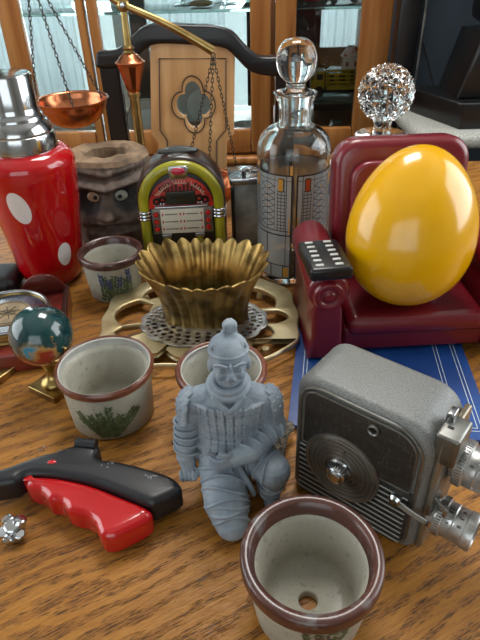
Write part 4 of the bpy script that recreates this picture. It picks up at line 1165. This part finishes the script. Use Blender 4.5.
# cut top rim: lighter wood, faceted slopes going into the hollow
b = bmesh.new(); rows = []
for (k, z) in ((1.0, KH-.0005), (.93, KH+.006), (.60, KH+.008), (.52, KH+.004), (.45, KH-.02), (.40, KH-.05)):
    row = []
    for i in range(64):
        a = 2*PI*i/64-PI; r = kr(a, KH)*k*(1+(.03*cos(5*a) if k > .9 else .02*sin(3*a)))
        row.append(b.verts.new((r*cos(a)*1.05, r*.92*sin(a), z+(.003*noise.noise(Vector((cos(a)*2, sin(a)*2, k))) if k > .5 else 0))))
    rows.append(row)
for A_, B_ in zip(rows[:-1], rows[1:]):
    for i in range(64): b.faces.new((A_[i], A_[(i+1) % 64], B_[(i+1) % 64], B_[i]))
b.faces.new(rows[-1])
obj('cut_rim', fix(b), mat('raw_wood', '#8f765a', .7, var=(40, '#5e4936', .4, .62), bump=(120, .5, .001)), KC, 30, label='pale raw wood around the hollow top')
for s in (-1, 1):
    a = -PI/2+s*.0200/.064; r = kr(a, .083)
    e_ = obj('eye', ball((r*cos(a)*1.05, r*.92*sin(a)-.0035, .0850), (.0105, .0050, .0078)), mat('eye_paint', '#b59a78' if s < 0 else '#a2a391', .4), KC, 60)
    obj('pupil', ball((r*cos(a)*1.05+.0004, r*.92*sin(a)-.0081, .0850), (.0030, .0014, .0030)), M['black_plastic'], e_)

# ================================================================ cocktail shaker
SK = thing('cocktail_shaker', 'red cocktail shaker with white oval spots and chrome cap at the left', 'cocktail shaker', (-.246, .655, 0))
sr = NT('red_glass_spots')
base = lin('#a80810')
c = base; first = True
geoP = sr.tc.outputs['Object']
def spot(center, rx, rz, tilt, colr, c):
    n = sr.n.new('ShaderNodeMapping'); n.vector_type = 'POINT'
    n.inputs['Location'].default_value = (-center[0], -center[1], -center[2])
    sr.l.new(geoP, n.inputs['Vector'])
    n2 = sr.n.new('ShaderNodeMapping'); n2.inputs['Rotation'].default_value = (0, tilt, 0); n2.inputs['Scale'].default_value = (1, 1, 1)
    sr.l.new(n.outputs[0], n2.inputs['Vector'])
    n3 = sr.n.new('ShaderNodeMapping'); n3.inputs['Scale'].default_value = (1/rx, 1/rx, 1/rz); sr.l.new(n2.outputs[0], n3.inputs['Vector'])
    ln = sr.n.new('ShaderNodeVectorMath'); ln.operation = 'LENGTH'; sr.l.new(n3.outputs[0], ln.inputs[0])
    m_ = sr.ramp(ln.outputs['Value'], [(.93, 1.0), (.97, 0.0)])
    return sr.mix(m_, c, colr)
SKP = [(.0, .003), (.030, .003), (.036, .006), (.0415, .022), (.0440, .045), (.0475, .075), (.0515, .105), (.0545, .135), (.0555, .150), (.0540, .162), (.047, .170), (.0395, .173)]
def srad(z):
    for (r0_, z0_), (r1_, z1_) in zip(SKP[1:-1], SKP[2:]):
        if z0_ <= z <= z1_: return r0_+(r1_-r0_)*(z-z0_)/(z1_-z0_)
    return .05
for (u, v, rx, rz, tl) in ((19, 209, .0125, .0215, .22), (65, 254, .0095, .0165, -.1)):
    # hit point of the view ray with the shaker's wall
    d = Vector(ray(u, v)); o_ = Vector((0, 0, CH)); best = None
    for k in range(4000):
        p = o_+d*(.5+k*.0001); rr = ((p.x+.246)**2+(p.y-.655)**2)**.5
        if 0 < p.z < .17 and rr < srad(p.z): best = p; break
    if best is not None: c = spot((best.x+.246, best.y-.655, best.z), rx, rz, tl, '#d9d2d0', c)
for i, (a, z) in enumerate(((40, .13), (100, .06), (150, .12), (195, .07), (-175, .04))):
    r = srad(z); c = spot((r*cos(radians(a)), r*sin(radians(a)), z), .012, .02, 0, '#d9d2d0', c)
sr.set('Base Color', c); sr.set('Roughness', .1); sr.set('Coat Weight', .6); sr.set('Coat Roughness', .03)
obj('glass_body', lathe([SKP[0]]+smoothprof(SKP[1:], 5)+[(0, .173)], 96), sr.m, SK, 70, label='red glass body with white ovals')
obj('base_ring', lathe([(0, 0), (.028, 0), (.031, .0015), (.030, .004), (0, .004)], 64), mat('clear_pink', '#c99aa0', .1, coat=.5), SK)
obj('cap', lathe([(0, .172), (.0395, .172)]+smoothprof([(.0400, .1735), (.0395, .182), (.0385, .190), (.0375, .1915), (.0375, .194), (.0345, .201), (.031, .206), (.0305, .2085), (.0275, .213), (.0265, .2165), (.0262, .2185)], 3)+[(.0262, .250), (.0250, .2525), (.0225, .2535), (0, .254)], 72), M['chrome'], SK, 30, label='stepped chrome cap')

# ================================================================ balance scale
P0 = Y(123, 5, .865); base_x = Y(150, 205, .865).x
BS = thing('balance_scale', 'brass and copper balance scale with hanging pans behind the shaker', 'scale', (P0.x, .865, 0))
zp = P0.z
obj('base', lathe(smoothprof([(0, 0), (.040, 0), (.040, .006), (.030, .012), (.015, .02), (.007, .03), (0, .03)], 3), 48), M['brass'], BS)
zf0 = Y(132, 92, .865).z; zf1 = Y(129, 50, .865).z
obj('post', lathe([(0, .02), (.0072, .02), (.0072, zf0-.002), (0, zf0-.002)], 28), M['brass'], BS)
zm = Y(131, 62, .865).z
obj('finial_cone', lathe(smoothprof([(.0075, zf0), (.0100, zf0+.004), (.0150, (zf0+zm)/2+.002), (.0195, zm-.004), (.0215, zm), (.0185, zm+.0025), (.0120, zm+.009), (.0085, zf1-.004)], 3), 12, cap=True), M['copper'], BS, 25)
b = lathe([(.0060, zf1-.005), (.0085, zf1-.003), (.0062, zf1), (.0085, zf1+.003), (.0055, zf1+.006), (.0045, zp-.008)], 28, cap=True)
obj('neck', b, M['brass'], BS)
lathe_c = lathe([(0, zf0-.006), (.009, zf0-.006), (.0095, zf0-.002), (.0075, zf0), (0, zf0)], 28)
obj('collar', lathe_c, M['brass'], BS)
Rr = Y(213, 51, .865); Rl = (P0*2-Rr)
bm_ = bmesh.new()
b_r = Vector((Rr.x-P0.x, 0, Rr.z)); b_l = Vector((P0.x*2-Rr.x-P0.x, 0, 2*P0.z-Rr.z)); b_c = Vector((0, 0, zp))
for E_, sg in ((b_r, 1), (b_l, -1)):
    mid = b_c.lerp(E_, .5)+Vector((0, 0, .004))
    P_ = spl([b_c, mid, E_], 12); tube(P_, [.0045+.0022*(i/(len(P_)-1))**2 for i in range(len(P_))], 12, bm_)
ball(b_c, (.009, .006, .009), bm_)
obj('beam', bm_, M['brass'], BS, 50)
obj('pivot_screw', lathe([(0, .003), (.003, .0026), (.0042, 0)], 20, M=T(b_c+Vector((0, -.006, 0)))@RX(PI/2)), M['chrome'], BS)
def chain(a, b2, parent):
    a = Vector(a); b2 = Vector(b2); n = int((b2-a).length/.0058); d = (b2-a).normalized(); bm = bmesh.new()
    u = d.cross(Vector((0, 1, 0))).normalized(); w = d.cross(u)
    for i in range(n):
        c = a.lerp(b2, (i+.5)/n); s = u if i % 2 else w
        tube([c+d*.0042*cos(k*PI/5)+s*.0019*sin(k*PI/5) for k in range(10)], .00062, 5, bm, closed=True)
    return obj('chain', bm, M['dark_iron'], parent, 80)
pq = Y(72, 100, .865)
hang = (b_l.z-pq.z)
panr = .0505
for E_, dx in ((b_l, pq.x-P0.x-b_l.x), (b_r, -.012)):
    zpan = E_.z-hang+.0
    if E_ is b_r: zpan = .048; panr = .046
    cxn = E_.x+dx
    pn = obj('pan', lathe(smoothprof([(panr*1.06, zpan+.001), (panr, zpan-.001), (panr*.93, zpan-.012), (panr*.72, zpan-.027), (panr*.38, zpan-.036), (0, zpan-.038)], 4)+smoothprof([(0, zpan-.0365), (panr*.38, zpan-.0345), (panr*.7, zpan-.0255), (panr*.91, zpan-.011), (panr*.98, zpan), (panr*1.06, zpan+.0022)], 4), 64, close=True, M=T(cxn, 0, 0)), M['copper'], BS, 60)
    for a in (195, 285 if E_ is b_l else 265, 345 if E_ is b_l else 20):
        a = radians(a)
        chain(E_-Vector((0, 0, .006)), (cxn+panr*cos(a), panr*sin(a), zpan+.001), BS)
    obj('hook', tube([E_+Vector((.003*cos(k*PI/6), 0, -.006+.004*sin(k*PI/6))) for k in range(12)], .0008, 6, closed=True), M['dark_iron'], BS)

# ================================================================ globe, compass, brass plate
gq = G(50, 388, 0)
GS = thing('globe_stand', 'small teal enamelled globe on a square brass stand left of the pot', 'globe', (gq.x+.006, gq.y, 0), radians(-32))
obj('base_plate', box((0, 0, .004), (.036, .036, .008), .001), M['brass'], GS)
obj('stem', lathe(smoothprof([(0, .008), (.012, .008), (.0125, .012), (.007, .017), (.0055, .026), (.008, .032), (.0085, .037), (0, .037)], 3), 32), M['brass'], GS)
gz = .0655; gr = .0290
tg = NT('enamel_globe')
g1 = tg.noise(22, 3); g2 = tg.noise(30, 2, tg.map(loc=(3, 5, 1)))
c = tg.mix(tg.ramp(g1, [(.35, 0.0), (.65, 1.0)]), '#06222b', '#0f4443')
def patch(c, loc, r, colr):
    n = tg.n.new('ShaderNodeVectorMath'); n.operation = 'DISTANCE'; tg.l.new(tg.tc.outputs['Object'], n.inputs[0]); n.inputs[1].default_value = loc
    dd = tg.math('ADD', n.outputs['Value'], tg.math('MULTIPLY', tg.noise(110, 3), .018))
    return tg.mix(tg.ramp(dd, [(r, 1.0), (r+.0015, 0.0)], 'LINEAR'), c, colr)
Gr = RZ(radians(32))
def gdir(x, y, z): v = Vector((x, y, z)).normalized()*gr; return tuple(Gr@v+Vector((0, 0, gz)))
c = patch(c, gdir(.02, -1, .0), .0185, '#a8874a'); c = patch(c, gdir(.02, -1, .0), .0172, '#1f7f9c')
c = patch(c, gdir(.35, -1, -.22), .0195, '#a8874a'); c = patch(c, gdir(.35, -1, -.23), .0183, '#8c2f22')
c = patch(c, gdir(-.3, -.6, -.95), .028, '#8f3a26')
tg.set('Base Color', c); tg.set('Roughness', .16); tg.set('Coat Weight', .6)
gb = obj('globe_ball', ball((0, 0, gz), gr, None, 64), tg.m, GS, 180, label='dark teal enamel ball with red and blue land')
b = tube([Vector((gr+.0012)*Vector((cos(a*PI/24), 0, sin(a*PI/24))))+Vector((0, 0, gz)) for a in range(25, 48)], .0014, 8)
obj('meridian_arc', b, M['brass'], GS)
obj('engraving', tube(spl([Gr@Vector((.0178, -.0240, .012))*1.03+Vector((0, 0, gz)) for _ in (0,)]+[Gr@(Vector((.0178+dx, -.0240, .012+dz)).normalized()*(gr+.0002))+Vector((0, 0, gz)) for dx, dz in ((0, 0), (.002, .003), (.0045, .002), (.003, -.001), (.001, -.003), (.003, -.006), (.0055, -.007))][1:]), .0004, 5), M['brass'], gb)

kq = G(36, 318, .022)
CB = thing('wooden_case', 'open dark red wooden case under the round brass instrument at the left', 'case', (-.233, .518, 0), radians(11))
rw = mat('red_mahogany', '#6e241a', .28, var=(18, '#4f1712', .4, .62), coat=.4)
obj('case_body', box((-.018, .0, .011), (.115, .125, .022), .0015), rw, CB)
obj('case_lip', box((.0365, 0, .0245), (.006, .125, .005), .001), mat('dark_edge', '#2c100c', .35), CB)
ri = flat([circ(.034, 40)], .012, .001, 1, M=T(.006, .052, .0221)@RX(radians(0)))
obj('hinge_disc', flat([[(.026*cos(a*PI/20), .026*sin(a*PI/20)) for a in range(21)]], .004, .0006, 1, M=T(.011, .058, .0222)@RX(PI/2)), rw, CB)
obj('case_clasp', ball((.0405, -.012, .018), (.002, .004, .004)), M['brass'], CB)
iq = G(8, 312, .036)
CI = thing('brass_compass', 'round brass instrument with tan engraved dial in the dark red case', 'compass', (iq.x, iq.y-.001, .0221))
obj('compass_body', lathe([(0, 0), (.044, 0), (.046, .003), (.0425, .0055), (.0425, .0085), (.0455, .010), (.0455, .013), (.0425, .0145), (.040, .0145), (.039, .011), (0, .011)], 72), M['brass'], CI, 30)
obj('bezel', tube([(.0425*cos(a*PI/36), .0425*sin(a*PI/36), .0150) for a in range(72)], .0022, 10, closed=True), M['steel'], CI)
dm = obj('dial', lathe([(0, .0125), (.039, .0125), (.0395, .0112)], 64), mat('dark_blue_dial', '#262c3a', .25, coat=.6), CI, label='dark outer dial ring')
dd_ = obj('dial_centre', lathe([(0, .0137), (.0235, .0137), (.0245, .0126)], 48), mat('tan_dial', '#8a7550', .4, var=(60, '#6d5a3c', .4, .6)), dm, label='tan engraved centre')
b = bmesh.new()
tube([(.0215*cos(a*PI/24), .0215*sin(a*PI/24), .0138) for a in range(48)], .0004, 4, b, closed=True)
for k in range(8):
    a = k*PI/4+.4; tube([(0, 0, .0139), (.013*cos(a), .013*sin(a), .0139)], .0005, 4, b)
tube([(.008*cos(a*PI/12), .005*sin(a*PI/12), .0138) for a in range(24)], .0004, 4, b, closed=True)
obj('engraved_rose', b, mat('dark_engraving', '#2e2418', .6), dd_)
bq = G(3, 380, 0)
BP = thing('brass_bookend', 'square brass plate at the left edge below the dark red case', 'plate', (bq.x-.021, bq.y+.002, 0), radians(-28))
obj('brass_plate', box((0, 0, .004), (.046, .046, .008), .001), M['brass'], BP)
obj('centre_post', lathe([(0, .008), (.008, .008), (.006, .014), (.005, .03), (.008, .034), (0, .038)], 24), M['brass'], BP)
kq = Y(2, 296, .60)
o = obj('black_pouch', box((0, 0, .013), (.075, .055, .026), .012, 6), mat('black_leather', '#0f1013', .45, bump=(150, .4, .001)), None, 60, loc=(-.318, .628, 0))
tag(o, 'rounded black pouch left of the red shaker behind the wooden case', 'pouch')
# ================================================================ red and black handle, foil
def gp(u, v, z): q_ = G(u, v, z); return (q_.x, q_.y)
HD = thing('saw_handle', 'red and black moulded plastic tool handle lying at the lower left', 'tool handle', (0, 0, 0))
zT = .030
bl_pts = [gp(*p, zT) for p in ((-14, 473), (14, 462), (40, 453), (56, 449), (70, 444), (86, 440), (96, 441), (99, 447), (98, 456), (122, 460), (150, 467), (170, 474), (179, 481), (181, 487), (174, 493), (162, 498), (151, 502), (140, 499), (118, 490), (90, 480), (60, 474), (36, 472), (22, 474), (12, 480), (-14, 483))]
b = flat([[q_[:2] for q_ in cspl([(x, y, 0) for x, y in bl_pts], 4)]], .0250, .006, 4, M=T(0, 0, .0050))
obj('black_shell', b, mat('matt_black_plastic', '#15171c', .38, bump=(500, .15, .0004)), HD, 60, label='black upper shell')
zR = .026
rd_pts = [gp(*p, zR) for p in ((22, 474), (40, 474), (62, 476), (92, 483), (120, 494), (142, 503), (151, 509), (150, 515), (140, 522), (124, 530), (111, 535), (101, 534), (96, 527), (93, 519), (85, 513), (76, 511), (67, 508), (62, 501), (56, 498), (48, 497), (43, 492), (38, 488), (30, 486), (24, 482))]
b = flat([[q_[:2] for q_ in cspl([(x, y, 0) for x, y in rd_pts], 4)]], .0255, .0070, 5, M=T(0, 0, .0005))
obj('red_grip', b, mat('glossy_red_plastic', '#b20a12', .16, coat=.7), HD, 60, label='glossy red finger grip')
q_ = G(52, 462, zT); obj('red_button', ball((q_.x, q_.y, .0300), (.0036, .0022, .0010)), M['black_plastic'] if 0 else bpy.data.materials['glossy_red_plastic'], HD)
q_ = G(90, 446, zT); obj('hinge_knob', tube([(q_.x-.012, q_.y+.004, .0295), (q_.x+.005, q_.y+.001, .0300)], .0045, 14), bpy.data.materials['matt_black_plastic'], HD)
b = bmesh.new(); rnd = random.Random(4)
for (u, v, n, s) in ((150, 477, 14, 4), (52, 450, 12, 12), (110, 463, 8, 4)):
    for k in range(n):
        q_ = G(u+rnd.gauss(0, s), v+rnd.gauss(0, 1.6), .0302); r = rnd.uniform(.0003, .0009)
        if abs(q_.x) < .3: b.faces.new([b.verts.new((q_.x+r*cos(a), q_.y+r*sin(a)*.8, .03015)) for a in (0, 1.2, 2.3, 3.4, 4.6, 5.5)])
obj('paint_specks', b, mat('grey_specks', '#8b8f93', .7), HD, None, label='pale grey scuffs')
fq_ = G(17, 536, 0)
b = bmesh.new(); rnd = random.Random(11)
for (x, y, z, r, h, rx, ry) in ((0, 0, .0075, .0060, .010, .2, .1), (.0035, .002, .011, .0045, .005, -.4, .4), (-.0035, -.001, .006, .0048, .008, .6, -.3), (.003, -.003, .005, .0042, .007, .2, .5), (-.003, .003, .011, .004, .005, .5, .6), (-.001, -.004, .004, .004, .006, .1, .9)):
    c_ = bmesh.new(); bmesh.ops.create_cone(c_, cap_ends=True, segments=7, radius1=r, radius2=r*.8, depth=h)
    bmesh.ops.bevel(c_, geom=c_.edges[:], offset=.0008, segments=1, affect='EDGES')
    bmesh.ops.transform(c_, matrix=T(x, y, z)@RX(rx)@RY(ry), verts=c_.verts); join(b, c_)
mnz = min(v.co.z for v in b.verts)
bmesh.ops.translate(b, vec=(0, 0, -mnz), verts=b.verts)
bmesh.ops.scale(b, vec=(1.35, 1.35, 1.25), verts=b.verts)
o = obj('silver_trinket', b, M['chrome'], None, 20, loc=(fq_.x, fq_.y, 0))
tag(o, 'tiny shiny crumpled silver trinket below the red grip', 'trinket')

# ================================================================ light, world, camera
def area(name, loc, tgt, sx, sy, power, col=(1, 1, 1)):
    l = bpy.data.lights.new(name, 'AREA'); l.shape = 'RECTANGLE'; l.size = sx; l.size_y = sy; l.energy = power; l.color = col
    o = bpy.data.objects.new(name, l); COL.objects.link(o); o.location = loc
    d = Vector(tgt)-Vector(loc); o.rotation_euler = d.to_track_quat('-Z', 'Y').to_euler()
    return o
area('daylight_left', (XL+.06, .55, .75), (0, .55, .75), 1.45, 1.35, 16, (.93, .97, 1))
area('daylight_right', (XR-.06, .6, .85), (0, .6, .85), 1.35, 1.3, 24, (.95, .98, 1))
area('daylight_front', (-.4, YF+.06, .78), (-.4, 0, .78), 1.75, 1.3, 7, (.92, .96, 1))
area('daylight_back', (-.40, YB+.25, .75), (-.35, 0, .1), 2.0, 1.7, 90, (.96, .98, 1))
area('ceiling_lamp_light', (.1, 1.15, CZ-.1), (.1, 1.05, 0), .6, .6, 22, (1, .97, .93))
lt = thing('ceiling_lamp', 'flat white square ceiling lamp above the table', 'lamp', (.1, 1.15, CZ))
obj('lamp_frame', box((0, 0, -.03), (.66, .66, .055), .01), M['white'], lt)
w = bpy.data.worlds.new('sky'); SC.world = w; w.use_nodes = True
w.node_tree.nodes['Background'].inputs[0].default_value = (.95, .98, 1, 1); w.node_tree.nodes['Background'].inputs[1].default_value = 1.6
cam = bpy.data.cameras.new('camera'); co = bpy.data.objects.new('camera', cam); COL.objects.link(co)
cam.sensor_fit = 'VERTICAL'; cam.sensor_height = 24; cam.lens = F/640*24; cam.clip_start = .01
U = Vector((0, sin(TH), cos(TH))); X = Vector((1, 0, 0)); Fw = Vector((0, cos(TH), -sin(TH)))
Rt = X*cos(RO)-U*sin(RO); Up = X*sin(RO)+U*cos(RO)
m = Matrix((Rt, Up, -Fw)).transposed().to_4x4(); m.translation = (0, 0, CH); co.matrix_world = m
SC.camera = co
SC.view_settings.view_transform = 'Standard'; SC.view_settings.look = 'None'; SC.view_settings.gamma = 1; SC.view_settings.exposure = 0
SC.view_settings.use_curve_mapping = False
